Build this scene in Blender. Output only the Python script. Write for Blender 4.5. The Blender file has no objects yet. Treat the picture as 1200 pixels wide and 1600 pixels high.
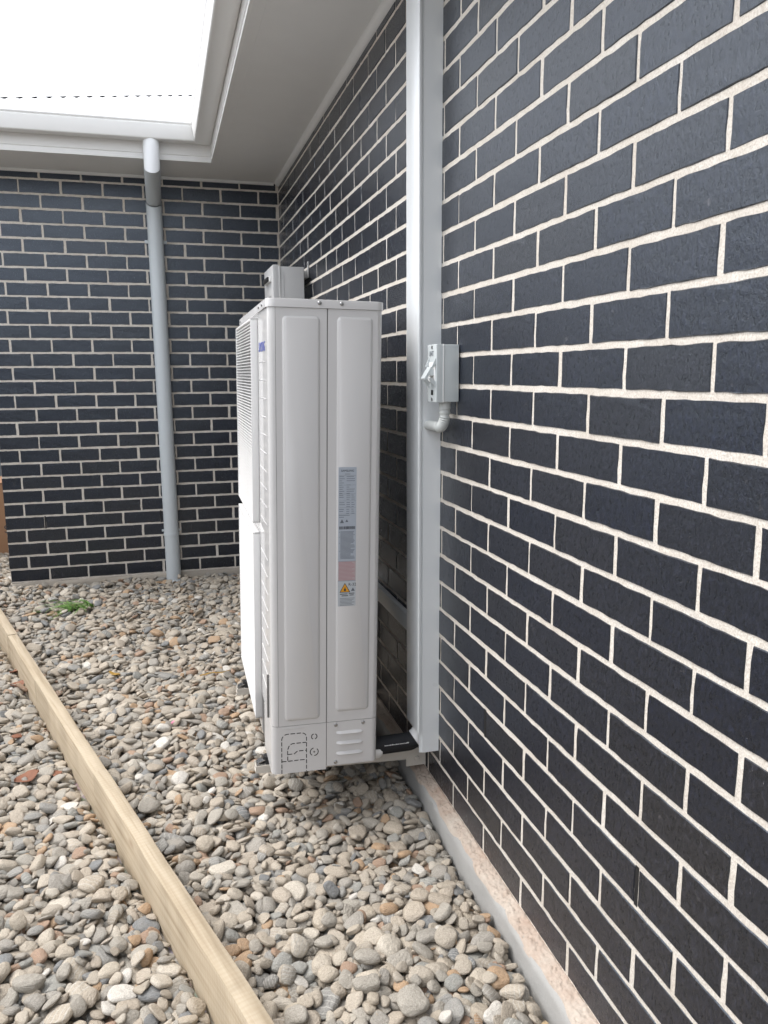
import bpy, bmesh, math, random
import numpy as np
from mathutils import Vector, Matrix
R = math.radians
random.seed(7)
rng = np.random.default_rng(11)
scene = bpy.context.scene
C = scene.collection

# ------------------------------------------------------------------ camera, sky, sun, exposure
cam_d = bpy.data.cameras.new('camera')
cam = bpy.data.objects.new('camera', cam_d)
C.objects.link(cam)
cam_d.sensor_fit = 'VERTICAL'
cam_d.sensor_height = 24.0
cam_d.lens = 24.0 * 1231.9 / 1600.0
cam_d.clip_start = 0.02
cam_d.clip_end = 500.0


def rodrigues(v):
    t = np.linalg.norm(v)
    k = v / t
    K = np.array([[0, -k[2], k[1]], [k[2], 0, -k[0]], [-k[1], k[0], 0]])
    return np.eye(3) + math.sin(t) * K + (1 - math.cos(t)) * K @ K


RC = rodrigues(np.array([0.173162241, -0.270597721, -0.0296641177])) @ np.array([[1, 0, 0], [0, 0, -1], [0, 1, 0.]])
CP = np.array([-0.8008, -1.98805, 1.39288])
m4 = Matrix.Identity(4)
for i in range(3):
    m4[i][0] = RC[0][i]
    m4[i][1] = -RC[1][i]
    m4[i][2] = -RC[2][i]
    m4[i][3] = CP[i]
cam.matrix_world = m4
scene.camera = cam


def project(p):
    c = RC @ (np.array(p) - CP)
    if c[2] < 0.05:
        return None
    return 600 + 1231.9 * c[0] / c[2], 800 + 1231.9 * c[1] / c[2], c[2]


SUN_EL, SUN_AZ = R(56), math.atan2(-0.93, 0.36)      # azimuth measured from +y towards +x
world = bpy.data.worlds.new('World')
scene.world = world
world.use_nodes = True
wn = world.node_tree
bg = wn.nodes['Background']
sky = wn.nodes.new('ShaderNodeTexSky')
sky.sky_type = 'NISHITA'
sky.sun_disc = False
sky.sun_elevation = SUN_EL
sky.sun_rotation = SUN_AZ
sky.dust_density = 4.0
sky.air_density = 1.0
sky.ozone_density = 1.0
hs = wn.nodes.new('ShaderNodeHueSaturation')
hs.inputs['Saturation'].default_value = 0.34
wn.links.new(sky.outputs['Color'], hs.inputs['Color'])
# thick even cloud: most of the clear-sky gradient is veiled by one flat white layer
cl = wn.nodes.new('ShaderNodeMix')
cl.data_type = 'RGBA'
cl.inputs[0].default_value = 0.68
cl.inputs[7].default_value = (4.30, 4.45, 4.70, 1)
wn.links.new(hs.outputs['Color'], cl.inputs[6])
wn.links.new(cl.outputs[2], bg.inputs['Color'])
bg.inputs['Strength'].default_value = 0.15

sun_d = bpy.data.lights.new('sun', 'SUN')
sun_d.energy = 0.8
sun_d.angle = R(42)
sun_d.color = (1.0, 0.97, 0.93)
sun = bpy.data.objects.new('sun', sun_d)
C.objects.link(sun)
sd = Vector((math.sin(SUN_AZ) * math.cos(SUN_EL), math.cos(SUN_AZ) * math.cos(SUN_EL), math.sin(SUN_EL)))
sun.rotation_euler = sd.to_track_quat('Z', 'Y').to_euler()
sun.location = (-4, -3, 6)

scene.view_settings.view_transform = 'Standard'
scene.view_settings.look = 'None'
scene.view_settings.exposure = 1.6
scene.view_settings.gamma = 1.0
scene.view_settings.use_curve_mapping = False
scene.render.engine = 'CYCLES'
scene.cycles.use_denoising = True
scene.cycles.max_bounces = 8
scene.cycles.diffuse_bounces = 5


# ------------------------------------------------------------------ materials
class NT:
    def __init__(self, name):
        self.m = bpy.data.materials.new(name)
        self.m.use_nodes = True
        self.t = self.m.node_tree
        self.b = self.t.nodes['Principled BSDF']

    def n(self, typ, **kw):
        nd = self.t.nodes.new(typ)
        for k, v in kw.items():
            if k in nd.inputs:
                nd.inputs[k].default_value = v
            else:
                setattr(nd, k, v)
        return nd

    def l(self, a, b):
        self.t.links.new(a, b)

    def noise(self, vec, scale, detail=4.0, rough=0.55):
        nd = self.n('ShaderNodeTexNoise')
        nd.inputs['Scale'].default_value = scale
        nd.inputs['Detail'].default_value = detail
        nd.inputs['Roughness'].default_value = rough
        if vec is not None:
            self.l(vec, nd.inputs['Vector'])
        return nd.outputs['Fac']

    def ramp(self, fac, stops, interp='LINEAR'):
        nd = self.n('ShaderNodeValToRGB')
        cr = nd.color_ramp
        cr.interpolation = interp
        while len(cr.elements) > 1:
            cr.elements.remove(cr.elements[-1])
        cr.elements[0].position = stops[0][0]
        cr.elements[0].color = (*stops[0][1], 1)
        for p, c in stops[1:]:
            e = cr.elements.new(p)
            e.color = (*c, 1)
        self.l(fac, nd.inputs['Fac'])
        return nd.outputs['Color']

    def mix(self, fac, a, b, mode='MIX'):
        nd = self.n('ShaderNodeMix', data_type='RGBA', blend_type=mode)
        for sock, v in ((nd.inputs[0], fac), (nd.inputs[6], a), (nd.inputs[7], b)):
            if hasattr(v, 'is_output'):
                self.l(v, sock)
            elif isinstance(v, (int, float)):
                sock.default_value = v
            else:
                sock.default_value = (*v, 1)
        return nd.outputs[2]

    def math(self, op, a, b=0.0, c=None):
        nd = self.n('ShaderNodeMath', operation=op)
        for i, v in enumerate((a, b) if c is None else (a, b, c)):
            if hasattr(v, 'is_output'):
                self.l(v, nd.inputs[i])
            else:
                nd.inputs[i].default_value = v
        return nd.outputs[0]

    def coords(self, offset=False, scale=(1, 1, 1)):
        tc = self.n('ShaderNodeTexCoord')
        mp = self.n('ShaderNodeMapping')
        mp.inputs['Scale'].default_value = scale
        self.l(tc.outputs['Object'], mp.inputs['Vector'])
        if offset:
            r = self.rand()
            cx = self.n('ShaderNodeCombineXYZ')
            self.l(self.math('MULTIPLY', r, 37.0), cx.inputs[0])
            self.l(self.math('MULTIPLY', r, 71.0), cx.inputs[1])
            self.l(self.math('MULTIPLY', r, 13.0), cx.inputs[2])
            self.l(cx.outputs[0], mp.inputs['Location'])
        return mp.outputs['Vector']

    def rand(self):
        if not hasattr(self, '_r'):
            oi = self.n('ShaderNodeObjectInfo')
            ge = self.n('ShaderNodeNewGeometry')
            self._r = self.math('FRACT', self.math('ADD', oi.outputs['Random'], ge.outputs['Random Per Island']))
        return self._r

    def bump(self, h, strength, dist, prev=None):
        nd = self.n('ShaderNodeBump')
        nd.inputs['Strength'].default_value = strength
        nd.inputs['Distance'].default_value = dist
        self.l(h, nd.inputs['Height'])
        if prev is not None:
            self.l(prev, nd.inputs['Normal'])
        return nd.outputs['Normal']

    def out(self, color=None, rough=None, normal=None, spec=None, metal=None):
        for v, k in ((color, 'Base Color'), (rough, 'Roughness'), (spec, 'Specular IOR Level'), (metal, 'Metallic')):
            if v is None:
                continue
            if hasattr(v, 'is_output'):
                self.l(v, self.b.inputs[k])
            elif isinstance(v, (int, float)):
                self.b.inputs[k].default_value = v
            else:
                self.b.inputs[k].default_value = (*v, 1)
        if normal is not None:
            self.l(normal, self.b.inputs['Normal'])
        return self.m


def simple(name, col, rough=0.5, metal=0.0, var=0.06, scale=8.0, bump=0.0, bscale=200.0, spec=0.5):
    n = NT(name)
    v = n.coords()
    f = n.noise(v, scale, 5)
    c = n.mix(f, tuple(x * (1 - var) for x in col), tuple(min(1, x * (1 + var)) for x in col))
    nr = None
    if bump:
        nr = n.bump(n.noise(v, bscale, 3), bump, 0.001)
    rr = n.math('ADD', n.math('MULTIPLY', n.noise(v, scale * 3, 3), 0.12), rough - 0.06)
    return n.out(c, rr, nr, spec, metal)


M = {}


def brick_mat():
    n = NT('black_brick')
    v = n.coords(True)
    r = n.rand()
    base = n.ramp(r, [(0, (0.0062, 0.0085, 0.0195)), (0.25, (0.0095, 0.0120, 0.0240)), (0.5, (0.0135, 0.0150, 0.0235)), (0.7, (0.0072, 0.0098, 0.0215)), (0.88, (0.0165, 0.0165, 0.0220)), (1, (0.0100, 0.0118, 0.0210))])
    blotch = n.noise(v, 14, 4)
    base = n.mix(n.math('MULTIPLY', blotch, 0.22), base, (0.024, 0.024, 0.028))
    # pale mortar smears and dusty specks left on the faces
    sm = n.noise(v, 26, 6, 0.7)
    smf = n.math('MULTIPLY', n.math('SMOOTH_MIN', n.math('MAXIMUM', n.math('SUBTRACT', sm, 0.64), 0.0), 0.06, 0.02), 2.2)
    base = n.mix(smf, base, (0.30, 0.27, 0.25))
    vo = n.n('ShaderNodeTexVoronoi')
    vo.inputs['Scale'].default_value = 130
    n.l(v, vo.inputs['Vector'])
    sp = n.math('MULTIPLY', n.math('LESS_THAN', vo.outputs['Distance'], 0.10), n.math('GREATER_THAN', n.noise(v, 40, 2), 0.56))
    base = n.mix(n.math('MULTIPLY', sp, 0.30), base, (0.35, 0.34, 0.33))
    vs = n.coords(True, (1.0, 1.0, 0.55))
    h1 = n.noise(vs, 150, 5, 0.75)
    h2 = n.noise(v, 70, 3, 0.5)
    base = n.mix(1.0, base, n.ramp(h1, [(0.36, (0.30, 0.30, 0.31)), (0.53, (0.80, 0.80, 0.80)), (0.70, (2.2, 2.2, 2.2))]), 'MULTIPLY')
    nr = n.bump(h2, 0.15, 0.0014)
    nr = n.bump(h1, 0.95, 0.0018, nr)
    rough = n.math('ADD', n.math('MULTIPLY', n.math('SUBTRACT', 0.75, h1), 0.55), 0.08)
    n.b.inputs['Specular Tint'].default_value = (0.78, 0.88, 1.0, 1)
    return n.out(base, rough, nr, 0.95)


def mortar_mat():
    n = NT('cream_mortar')
    v = n.coords()
    f = n.noise(v, 9, 5)
    g = n.noise(v, 300, 3, 0.7)
    c = n.ramp(f, [(0.25, (0.65, 0.595, 0.53)), (0.5, (0.745, 0.70, 0.635)), (0.75, (0.80, 0.765, 0.715))])
    c = n.mix(n.ramp(g, [(0.40, (0, 0, 0)), (0.70, (0.75, 0.75, 0.75))]), c, (0.42, 0.36, 0.295))
    nr = n.bump(n.noise(v, 60, 4), 0.5, 0.004)
    nr = n.bump(g, 0.8, 0.0014, nr)
    return n.out(c, 0.92, nr, 0.2)


def stone_mat():
    n = NT('river_pebble')
    v = n.coords(True)
    r = n.rand()
    r2 = n.math('FRACT', n.math('MULTIPLY', r, 17.31))
    cols = [(0.00, (0.385, 0.337, 0.275)), (0.11, (0.285, 0.266, 0.237)), (0.20, (0.425, 0.367, 0.292)), (0.33, (0.332, 0.308, 0.268)),
            (0.43, (0.238, 0.237, 0.228)), (0.49, (0.410, 0.350, 0.280)), (0.62, (0.470, 0.412, 0.335)), (0.715, (0.150, 0.163, 0.176)),
            (0.755, (0.410, 0.260, 0.145)), (0.80, (0.352, 0.324, 0.280)), (0.865, (0.325, 0.200, 0.130)), (0.90, (0.530, 0.480, 0.405)),
            (0.94, (0.270, 0.274, 0.258)), (0.982, (0.64, 0.61, 0.56))]
    c = n.ramp(r2, cols, 'CONSTANT')
    big = n.noise(v, 1.7, 4, 0.6)
    c = n.mix(n.math('MULTIPLY', big, 0.45), c, (0.405, 0.365, 0.310))
    fine = n.noise(v, 9, 6, 0.75)
    c = n.mix(1.0, c, n.ramp(fine, [(0.28, (0.62, 0.61, 0.60)), (0.72, (1.36, 1.36, 1.36))]), 'MULTIPLY')
    # occasional pale quartz veins
    w = n.n('ShaderNodeTexWave')
    w.inputs['Scale'].default_value = 0.8
    w.inputs['Distortion'].default_value = 5.0
    w.inputs['Detail'].default_value = 3
    n.l(v, w.inputs['Vector'])
    vf = n.math('MULTIPLY', n.math('GREATER_THAN', w.outputs['Fac'], 0.94), n.math('GREATER_THAN', n.math('FRACT', n.math('MULTIPLY', r, 7.7)), 0.86))
    c = n.mix(n.math('MULTIPLY', vf, 0.6), c, (0.52, 0.50, 0.46))
    nr = n.bump(n.noise(v, 3.5, 5), 0.7, 0.007)
    nr = n.bump(fine, 0.45, 0.0016, nr)
    return n.out(c, n.math('ADD', n.math('MULTIPLY', big, 0.25), 0.50), nr, 0.35)


def timber_mat():
    n = NT('pale_treated_pine')
    v = n.coords(True, (26, 0.9, 26))
    g = n.noise(v, 1.6, 6, 0.6)
    v2 = n.coords(True)
    c = n.ramp(g, [(0.30, (0.235, 0.170, 0.105)), (0.42, (0.400, 0.320, 0.225)), (0.56, (0.500, 0.420, 0.315)), (0.68, (0.330, 0.250, 0.165)), (0.80, (0.455, 0.375, 0.275))])
    gr = n.noise(v2, 3.0, 3)
    c = n.mix(n.math('MULTIPLY', gr, 0.5), c, (0.42, 0.355, 0.262))
    fi = n.noise(n.coords(True, (150, 5, 150)), 4.0, 3)
    c = n.mix(n.math('MULTIPLY', fi, 0.30), c, (0.50, 0.425, 0.315))
    # circular saw marks running across the board
    sw = n.n('ShaderNodeTexWave', wave_type='BANDS', bands_direction='Y')
    sw.inputs['Scale'].default_value = 22
    sw.inputs['Distortion'].default_value = 4.5
    sw.inputs['Detail'].default_value = 2
    sw.inputs['Detail Scale'].default_value = 2.5
    n.l(n.coords(True, (0.35, 1, 0.35)), sw.inputs['Vector'])
    sf = n.math('MULTIPLY', n.math('MULTIPLY', sw.outputs['Fac'], n.noise(v2, 5, 2)), 0.24)
    c = n.mix(sf, c, (0.30, 0.21, 0.12))
    kn = n.n('ShaderNodeTexVoronoi')
    kn.inputs['Scale'].default_value = 3.1
    n.l(n.coords(True, (2.2, 0.8, 2.2)), kn.inputs['Vector'])
    c = n.mix(n.ramp(kn.outputs['Distance'], [(0.02, (0.85, 0.85, 0.85)), (0.055, (0.35, 0.35, 0.35)), (0.10, (0, 0, 0))]), c, (0.20, 0.115, 0.06))
    nr = n.bump(g, 0.35, 0.002)
    nr = n.bump(sw.outputs['Fac'], 0.10, 0.0010, nr)
    return n.out(c, 0.8, nr, 0.25)


def concrete_mat(name, a, b, pink=None, bumpd=0.004):
    n = NT(name)
    v = n.coords()
    f = n.noise(v, 7, 6, 0.6)
    c = n.mix(f, a, b)
    if pink:
        p = n.noise(v, 4.0, 5, 0.65)
        c = n.mix(n.ramp(p, [(0.38, (0, 0, 0)), (0.62, (1, 1, 1))]), c, pink)
    g = n.noise(v, 260, 4, 0.7)
    c = n.mix(n.math('MULTIPLY', g, 0.3), c, tuple(x * 0.6 for x in a))
    nr = n.bump(n.noise(v, 38, 5, 0.6), 0.6, bumpd)
    nr = n.bump(g, 0.5, 0.0012, nr)
    return n.out(c, 0.92, nr, 0.2)


def ground_mat():
    n = NT('gravel_earth')
    v = n.coords()
    vo = n.n('ShaderNodeTexVoronoi')
    vo.inputs['Scale'].default_value = 26
    n.l(v, vo.inputs['Vector'])
    c = n.mix(0.75, vo.outputs['Color'], (0.26, 0.24, 0.21))
    c = n.mix(0.75, c, (0.25, 0.225, 0.195))
    nr = n.bump(vo.outputs['Distance'], 1.0, 0.02)
    return n.out(c, 0.95, nr, 0.2)


M['brick'] = brick_mat()
M['mortar'] = mortar_mat()
M['stone'] = stone_mat()
M['timber'] = timber_mat()
M['slab'] = concrete_mat('grey_concrete', (0.34, 0.335, 0.325), (0.46, 0.455, 0.44))
M['ledge'] = concrete_mat('spilled_mortar', (0.50, 0.435, 0.37), (0.62, 0.56, 0.495), (0.43, 0.32, 0.255), 0.012)
M['ground'] = ground_mat()
M['soffit'] = simple('soffit_paint', (0.77, 0.775, 0.77), 0.75, var=0.03, bump=0.15, bscale=60, spec=0.3)
M['white_metal'] = simple('white_colour_steel', (0.80, 0.80, 0.79), 0.38, var=0.02)
M['roof'] = simple('white_roof_steel', (0.78, 0.78, 0.78), 0.4, var=0.03)
M['pvc'] = simple('grey_pvc', (0.585, 0.63, 0.655), 0.42, var=0.05, scale=3, bump=0.05, bscale=40)
M['pvc_white_lit'] = simple('white_and_lit_pvc', (0.80, 0.82, 0.84), 0.40, var=0.03, scale=3)  # true white of the collar; on the spout it paints daylight
M['ac'] = simple('ivory_enamel', (0.625, 0.615, 0.612), 0.20, var=0.012, scale=3, bump=0.04, bscale=500)
M['ac_gloss'] = simple('ivory_gloss_enamel', (0.62, 0.612, 0.607), 0.10, var=0.01, scale=3)
M['grille'] = simple('white_grille_plastic', (0.72, 0.715, 0.71), 0.45, var=0.01)
M['inner'] = simple('inner_dark_steel', (0.16, 0.155, 0.15), 0.6)
M['duct'] = simple('light_grey_duct', (0.76, 0.785, 0.80), 0.30, var=0.02, scale=2)
M['switch'] = simple('pale_grey_plastic', (0.56, 0.60, 0.61), 0.38, var=0.03, scale=20, bump=0.05)
M['conduit'] = simple('grey_conduit', (0.52, 0.54, 0.53), 0.45, var=0.04)
M['black'] = simple('black_rubber_and_hole_shade', (0.012, 0.012, 0.013), 0.6, var=0.1)  # rubber, and also the painted dark inside holes and slots
M['foam'] = simple('black_foam', (0.014, 0.015, 0.018), 0.75, var=0.2, bump=0.3, bscale=300)
M['steel'] = simple('zinc_steel', (0.38, 0.38, 0.38), 0.28, metal=1.0, var=0.08)
M['bracket'] = simple('beige_bracket_paint', (0.62, 0.58, 0.52), 0.45, var=0.05)
M['tape'] = simple('white_tape', (0.82, 0.82, 0.82), 0.55)
M['heater'] = simple('pale_grey_enamel', (0.56, 0.56, 0.56), 0.35, var=0.02)
M['cardboard'] = simple('brown_cardboard', (0.34, 0.20, 0.12), 0.85, var=0.08, scale=12, spec=0.2)
M['fence'] = simple('grey_fence_steel', (0.22, 0.235, 0.25), 0.5)
M['label'] = simple('label_paper', (0.41, 0.45, 0.51), 0.35, var=0.02)
M['label_pale'] = simple('label_paper_pale', (0.48, 0.51, 0.54), 0.35, var=0.02)
M['pink'] = simple('label_pink', (0.46, 0.375, 0.385), 0.4, var=0.05)
M['ink'] = simple('label_ink', (0.035, 0.04, 0.05), 0.5)
M['ink_grey'] = simple('label_ink_grey', (0.13, 0.145, 0.17), 0.5)
M['ink_red'] = simple('label_ink_red', (0.42, 0.22, 0.24), 0.5)
M['orange'] = simple('warning_orange', (0.72, 0.33, 0.02), 0.4)
M['blue'] = simple('logo_blue', (0.03, 0.055, 0.36), 0.4)
M['grass'] = simple('grass_blade', (0.13, 0.26, 0.05), 0.5, var=0.5, scale=30)
M['leaf'] = simple('dead_leaf', (0.21, 0.085, 0.045), 0.7, var=0.35, scale=40)
M['leaf_y'] = simple('yellow_leaf', (0.45, 0.27, 0.06), 0.7, var=0.3, scale=40)
M['leaf_t'] = simple('tan_leaf', (0.36, 0.27, 0.16), 0.7, var=0.3, scale=40)
M['pinkbit'] = simple('pink_plastic', (0.75, 0.25, 0.38), 0.5)


# ------------------------------------------------------------------ mesh helpers
class MB:
    def __init__(self):
        self.v, self.f = [], []

    def add(self, vs, fs):
        o = len(self.v)
        self.v += [tuple(p) for p in vs]
        self.f += [tuple(i + o for i in q) for q in fs]
        return self

    def box(self, a, b, bev=0.0):
        x0, x1 = sorted((a[0], b[0])); y0, y1 = sorted((a[1], b[1])); z0, z1 = sorted((a[2], b[2]))
        bev = min(bev, (x1 - x0) * .45, (y1 - y0) * .45, (z1 - z0) * .45)
        if bev <= 0:
            vs = [(x, y, z) for z in (z0, z1) for y in (y0, y1) for x in (x0, x1)]
            return self.add(vs, [(0, 2, 3, 1), (4, 5, 7, 6), (0, 1, 5, 4), (2, 6, 7, 3), (0, 4, 6, 2), (1, 3, 7, 5)])
        bm = bmesh.new()
        bmesh.ops.create_cube(bm, size=1)
        for q in bm.verts:
            q.co = (x0 + (q.co.x + .5) * (x1 - x0), y0 + (q.co.y + .5) * (y1 - y0), z0 + (q.co.z + .5) * (z1 - z0))
        bmesh.ops.bevel(bm, geom=bm.edges[:], offset=bev, segments=2, profile=0.6, affect='EDGES')
        bm.verts.index_update()
        self.add([q.co[:] for q in bm.verts], [[w.index for w in f.verts] for f in bm.faces])
        bm.free()
        return self

    def prism(self, pts, h0, h1, axis='z', cap=True):
        """closed 2D outline extruded along axis; pts are the other two coordinates in xyz order"""
        def P(p, h):
            return {'z': (p[0], p[1], h), 'y': (p[0], h, p[1]), 'x': (h, p[0], p[1])}[axis]
        n = len(pts)
        vs = [P(p, h0) for p in pts] + [P(p, h1) for p in pts]
        fs = [(i, (i + 1) % n, n + (i + 1) % n, n + i) for i in range(n)]
        if cap:
            fs += [tuple(range(n))[::-1], tuple(range(n, 2 * n))]
        return self.add(vs, fs)

    def tube(self, path, rad, n=16, cap=True):
        path = [Vector(p) for p in path]
        rads = rad if isinstance(rad, (list, tuple)) else [rad] * len(path)
        rings = []
        up = None
        for i, p in enumerate(path):
            t = ((path[min(i + 1, len(path) - 1)] - path[max(i - 1, 0)])).normalized()
            if up is None:
                a = Vector((0, 0, 1)) if abs(t.z) < .9 else Vector((1, 0, 0))
                up = (a - t * a.dot(t)).normalized()
            else:
                up = (up - t * up.dot(t)).normalized()
            s = t.cross(up)
            rings.append([p + (up * math.cos(2 * math.pi * k / n) + s * math.sin(2 * math.pi * k / n)) * rads[i] for k in range(n)])
        vs = [q for r in rings for q in r]
        fs = [(i * n + k, i * n + (k + 1) % n, (i + 1) * n + (k + 1) % n, (i + 1) * n + k) for i in range(len(path) - 1) for k in range(n)]
        if cap:
            fs += [tuple(range(n))[::-1], tuple(range((len(path) - 1) * n, len(path) * n))]
        return self.add(vs, fs)

    def build(self, name, mat, parent=None, sharp=38):
        me = bpy.data.meshes.new(name)
        me.from_pydata(self.v, [], self.f)
        bm = bmesh.new()
        bm.from_mesh(me)
        bmesh.ops.recalc_face_normals(bm, faces=bm.faces)
        bm.to_mesh(me)
        bm.free()
        me.shade_smooth()
        me.set_sharp_from_angle(angle=R(sharp))
        if isinstance(mat, (list, tuple)):
            for q in mat:
                me.materials.append(q)
        else:
            me.materials.append(mat)
        return link(name, me, parent)


def link(name, data, parent=None):
    o = bpy.data.objects.new(name, data)
    C.objects.link(o)
    if parent is not None:
        o.parent = parent
    return o


def empty(name, loc=(0, 0, 0), rot=(0, 0, 0)):
    o = bpy.data.objects.new(name, None)
    o.empty_display_size = 0.1
    C.objects.link(o)
    o.location = loc
    o.rotation_euler = rot
    return o


def tag(o, label=None, cat=None, group=None, kind=None):
    if label: o['label'] = label
    if cat: o['category'] = cat
    if group: o['group'] = group
    if kind: o['kind'] = kind
    return o


def text(name, body, size, mat, parent, loc, rot, extrude=0.0003, sx=1.0):
    cu = bpy.data.curves.new(name, 'FONT')
    cu.body = body
    cu.size = size
    cu.extrude = extrude
    cu.align_x = 'CENTER'
    cu.align_y = 'CENTER'
    cu.materials.append(mat)
    tmp = bpy.data.objects.new(name, cu)
    C.objects.link(tmp)
    bpy.context.view_layer.update()
    me = bpy.data.meshes.new_from_object(tmp.evaluated_get(bpy.context.evaluated_depsgraph_get()))
    me.name = name
    bpy.data.objects.remove(tmp)
    bpy.data.curves.remove(cu)
    if not me.materials:
        me.materials.append(mat)
    o = link(name, me, parent)
    o.location = loc
    o.rotation_euler = rot
    o.scale = (sx, 1, 1)
    return o


def rrect(x0, x1, y0, y1, r, n=6):
    pts = []
    for cx, cy, a0 in ((x1 - r, y1 - r, 0), (x0 + r, y1 - r, 90), (x0 + r, y0 + r, 180), (x1 - r, y0 + r, 270)):
        for k in range(n + 1):
            a = R(a0 + 90 * k / n)
            pts.append((cx + r * math.cos(a), cy + r * math.sin(a)))
    return pts


# ------------------------------------------------------------------ layout constants (metres; side wall is x = 0, rear wall is y = YB)
YB = 3.435
ZB = 1.44            # height of the reference bed joint
SOF = 2.612          # soffit
COURSE, MOD = 0.086, 0.24
BASE = ZB - 16 * COURSE     # 0.064, underside of the brickwork
XEND = -1.807


# ------------------------------------------------------------------ ground
g = MB()
g.add([(-90, -90, -0.058), (90, -90, -0.058), (90, 90, -0.058), (-90, 90, -0.058)], [(0, 1, 2, 3)])
ground = g.build('ground', M['ground'])
tag(ground, 'bed of mixed grey and tan river pebbles beside the house', 'gravel', kind='structure')


def tline(y, side):
    """x of the timber edging's faces: side 'r' or 'l'"""
    return (-0.842 - 0.331 * y) if side == 'r' else (-0.889 - 0.331 * y)


# ------------------------------------------------------------------ brick walls
def brick_mesh(l, h, depth, seed, end=False):
    rr = random.Random(seed)
    per = []
    nx, nz = 9, 3
    for k in range(nx): per.append((-l / 2 + l * k / nx, -h / 2))
    for k in range(nz): per.append((l / 2, -h / 2 + h * k / nz))
    for k in range(nx): per.append((l / 2 - l * k / nx, h / 2))
    for k in range(nz): per.append((-l / 2, h / 2 - h * k / nz))
    n = len(per)
    front, edge, back = [], [], []
    for (x, z) in per:
        jx, jz = rr.uniform(-.0011, .0011), rr.uniform(-.0011, .0011)
        b = 0.0016 + rr.uniform(0, .0012)
        sx = 1 if x > 0 else -1
        sz = 1 if z > 0 else -1
        ix = b if abs(abs(x) - l / 2) < 1e-6 else 0
        iz = b if abs(abs(z) - h / 2) < 1e-6 else 0
        front.append((x + jx - sx * ix, 0.0 + rr.uniform(-.0004, .0004), z + jz - sz * iz))
        edge.append((x + jx, 0.0042, z + jz))
        back.append((x, depth, z))
    vs = front + edge
    fs = [tuple(range(n))]
    for a in (0,):
        fs += [(a + i, a + n + i, a + n + (i + 1) % n, a + (i + 1) % n) for i in range(n)]
    return vs, fs


BM_CACHE = {}


def brick_data(l, seed, depth):
    key = (round(l, 4), seed % 7, depth)
    if key not in BM_CACHE:
        vs, fs = brick_mesh(l, 0.0755, depth, hash(key) % 9973)
        BM_CACHE[key] = (vs, fs, None)
    vs, fs, me = BM_CACHE[key]
    return key, vs, fs


def brick_me(key):
    vs, fs, me = BM_CACHE[key]
    if me is None:
        me = bpy.data.meshes.new('brick')
        me.from_pydata(vs, [], fs)
        bm = bmesh.new(); bm.from_mesh(me)
        bmesh.ops.recalc_face_normals(bm, faces=bm.faces)
        bm.to_mesh(me); bm.free()
        me.materials.append(M['brick'])
        BM_CACHE[key] = (vs, fs, me)
    return me


def hidden_by_unit(px, py):
    return (370 < px < 598 and 470 < py < 1205) or (638 < px < 690 and py < 1172)


def make_wall(name, placer, rotz, rows, limit, mortar, weeps):
    """rows: list of (course index, list of (u0, u1)) with u along the wall; placer(u, z) -> face point"""
    root = empty(name, placer(0, 0))
    mo = mortar.build('mortar', M['mortar'], None)
    mo.parent = root
    mo.matrix_parent_inverse = root.matrix_world.inverted()
    mo.location = -Vector(root.location)
    items = []
    for ci, spans in rows:
        for u0, u1, h0, h1 in spans:
            uc = (u0 + u1) / 2
            p = placer(uc, (h0 + h1) / 2)
            cs = [project(placer(u, z)) for u in (u0, u1) for z in (h0, h1)]
            area = 0
            if all(cs):
                xs = [q[0] for q in cs]; ys = [q[1] for q in cs]
                vx0, vx1, vy0, vy1 = max(0, min(xs)), min(1200, max(xs)), max(0, min(ys)), min(1600, max(ys))
                if vx1 > vx0 and vy1 > vy0:
                    area = (vx1 - vx0) * (vy1 - vy0)
                    if hidden_by_unit(sum(xs) / 4, sum(ys) / 4):
                        area *= 1e-3
            items.append((area, u0, u1, h0, h1))
    items.sort(key=lambda q: -q[0])
    stuff = MB()
    for k, (area, u0, u1, h0, h1) in enumerate(items):
        rr = random.Random(int(u0 * 1000) * 31 + int(h0 * 1000))
        l = round((u1 - u0) / 0.002) * 0.002
        partial = (h1 - h0) < 0.07
        uc = (u0 + u1) / 2 + rr.uniform(-.0022, .0022)
        zc = (h0 + h1) / 2 + (0 if partial else rr.uniform(-.0012, .0012))
        p = placer(uc, zc)
        proud = rr.uniform(-.0020, -.0005)
        tz, tx = R(rr.uniform(-.25, .25)), R(rr.uniform(-.35, .35))
        key, vs, fs = brick_data(l, rr.randrange(1000), 0.03)
        sc = (h1 - h0) / 0.0755
        mat = Matrix.Translation(Vector(p)) @ Matrix.Rotation(rotz, 4, 'Z') @ Matrix.Rotation(tx * .3, 4, 'Y') @ Matrix.Translation((0, proud, 0)) @ Matrix.Diagonal((1, 1, sc, 1))
        if k < limit and area > 1:
            o = link('brick', brick_me(key), root)
            o.matrix_parent_inverse = Matrix.Translation(-Vector(root.location))
            o.matrix_basis = mat
        else:
            stuff.add([(mat @ Vector(q)) - Vector(root.location) for q in vs], fs)
    if stuff.v:
        so = stuff.build('brick_mass', M['brick'], root, sharp=30)
        tag(so, 'remaining bricks in shade, out of view or farther along', kind='stuff')
    for (u, z0, z1) in weeps:
        a = placer(u, z0); b = placer(u, z1)
        w = MB()
        if rotz:
            w.box((a[0] - .0005, a[1] - .005, z0), (a[0] + .02, a[1] + .005, z1))
        else:
            w.box((a[0] - .005, a[1] - .0005, z0), (a[0] + .005, a[1] + .02, z1))
        w.v = [tuple(Vector(q) - Vector(root.location)) for q in w.v]
        w.build('weep_hole_shade', M['black'], root)  # solid black insert paints the dark of an open joint
    return root


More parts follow.
